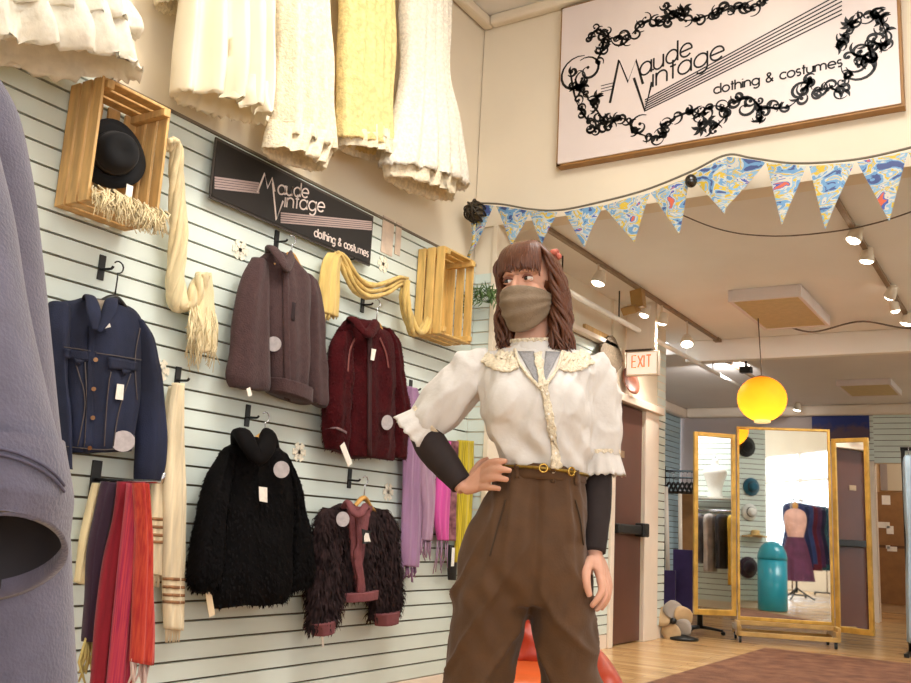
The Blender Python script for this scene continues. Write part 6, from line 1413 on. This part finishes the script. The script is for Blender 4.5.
for s_ in (-1, 1):
    R = []
    for j in range(12):
        f = j / 11; b_ = -.28 + .56 * f; zt = .47 - .06 * f ** 2; rr_ = .055 if 0 < j < 11 else .03
        R.append([CP(s_ * (.235 + rr_ * math.cos(a)), b_ + (.0 if j else .02), (zt - .055) + (rr_ * math.sin(a) if math.sin(a) > 0 else (zt - .18) * math.sin(a))) for a in (2 * math.pi * k_ / 20 for k_ in range(20))])
    MB().rings(R).build('arm', M_ORG, t)
    for b_ in (-.22, .24): MB().lathe(CP(s_ * .18, b_, 0), [(.012, 0), (.02, .11), (.02, .125)], (0, 0, 1), 12).build('leg', M_WOOD, t)
# ---------------------------------------------------------------- lavender coat close to the photographer
M_COAT = mat('lavender_wool_coat', (.345, .325, .38), .95, var=.10, vs=30, bump=.22, bs=260, sheen=.25)
CDp = .95
def K(px, py, dd=0.0): return on_d(px, py, CDp + dd)
t = thing('wool_coat', V((K(-60, 500).x, K(-60, 500).y, .18)), 'lavender grey wool coat with a turned cuff hanging at the edge of the aisle', 'coat')
def krow(rows): return [(K(r[0], r[1], r[5]), K(r[2], r[3], r[5]), r[4]) for r in rows]
mb = MB().loft(krow([(-90, 40, -30, 44, .08, .03), (-140, 60, 0, 80, .14, .03), (-190, 130, 20, 130, .18, .04), (-200, 250, 38, 252, .20, .05), (-200, 400, 54, 400, .21, .05), (-205, 550, 65, 550, .23, .05), (-210, 700, 71, 700, .25, .05), (-212, 850, 74, 850, .26, .05), (-212, 960, 75, 960, .25, .05)]), FRONT, n=60, m=70, fold=.06, freq=4, ph=1).noise(.006, 6, None, (1, 1, .4), 3)
mb.build('body', M_COAT, t)
sl = MB().loft(krow([(-120, 90, -20, 100, .10, -.05), (-130, 180, 2, 185, .13, -.09), (-110, 300, 24, 305, .14, -.11), (-95, 400, 44, 405, .14, -.12), (-86, 440, 52, 446, .14, -.12), (-80, 470, 50, 476, .12, -.12)]), FRONT, n=44, m=44).noise(.005, 8, None, (1, 1, .5), 5)
sl.build('sleeve', M_COAT, t)
R = []
def cuffring(pts): return pts
q0 = krow([(-86, 446, 57, 438, .165, -.12), (-84, 480, 66, 492, .175, -.12), (-86, 530, 64, 522, .17, -.12), (-88, 566, 58, 556, .165, -.12)])
for i_, x in enumerate(catmull([tuple(a) + tuple(b) + (d,) for a, b, d in q0], 16)):
    a_, b_, d_ = V(x[:3]), V(x[3:6]), x[6]; c = (a_ + b_) / 2; h_ = (b_ - a_) / 2; tl_ = .032 * max(0, (i_ - 4) / 11)
    R.append([c + h_ * math.cos(2 * math.pi * k_ / 44) + (FRONT * d_ / 2 + V((0, 0, tl_))) * math.sin(2 * math.pi * k_ / 44) + V((0, 0, -.02 * tl_ / .032 * math.cos(2 * math.pi * k_ / 44) * -1)) for k_ in range(44)])
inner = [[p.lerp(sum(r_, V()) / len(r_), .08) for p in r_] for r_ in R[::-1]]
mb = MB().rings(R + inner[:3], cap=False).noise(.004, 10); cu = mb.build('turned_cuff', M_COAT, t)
MB().rings(inner[1:], cap=False).build('sleeve_inner_shade', mat('dark_sleeve_shade', (.16, .145, .16), .8), t)  # dark shell added inside the cuff, its colour standing in for shade
cb = [mb.bvh()]
for off in (0, 6):
    Pq = [hit(x, y + off, cb, .002)[0] for x, y in catmull([(-20, 446), (10, 452), (35, 462), (52, 474), (62, 486)], 24)]; Pq = [p for p in Pq if p is not None]
    if len(Pq) > 3: MB().tube(Pq, .0013, 6).build('cuff_stitching', mat('coat_stitch', (.30, .28, .34), .9), cu)
hc = K(-60, 40, .03); o = thing('coat_hanger', hc, 'wooden hanger inside the lavender wool coat', 'hanger')
MB().tube([hc + R0 * -.16 + V((0, 0, -.05)), hc + V((0, 0, .02)), hc + R0 * .04 + V((0, 0, -.01))], .012, 10, n=20).build('shoulder_bar', M_WOOD, o)
MB().tube([hc + V((0, 0, .02)), hc + V((0, 0, .10)), hc + R0 * .02 + V((0, 0, .13)), hc + V((0, 0, .156)), hc + R0 * -.02 + V((0, 0, .13))], .003, 8, n=20).build('hook', M_CHROME, o)
zr = hc.z + .147; pA, pB = hc + F0 * .03, hc - F0 * 1.8
o = thing('coat_rail', V((hc.x, hc.y, 0)), 'chrome rail carrying the lavender coat', 'clothes rail')
for p in (pA - F0 * .95, pB): MB().tube([V((p.x, p.y, 0)), V((p.x, p.y, zr))], .014, 10).build('post', M_CHROME, o)
MB().tube([V((pA.x, pA.y, zr - .014 + .014)), V((pB.x, pB.y, zr))], .013, 10).build('rail', M_CHROME, o)
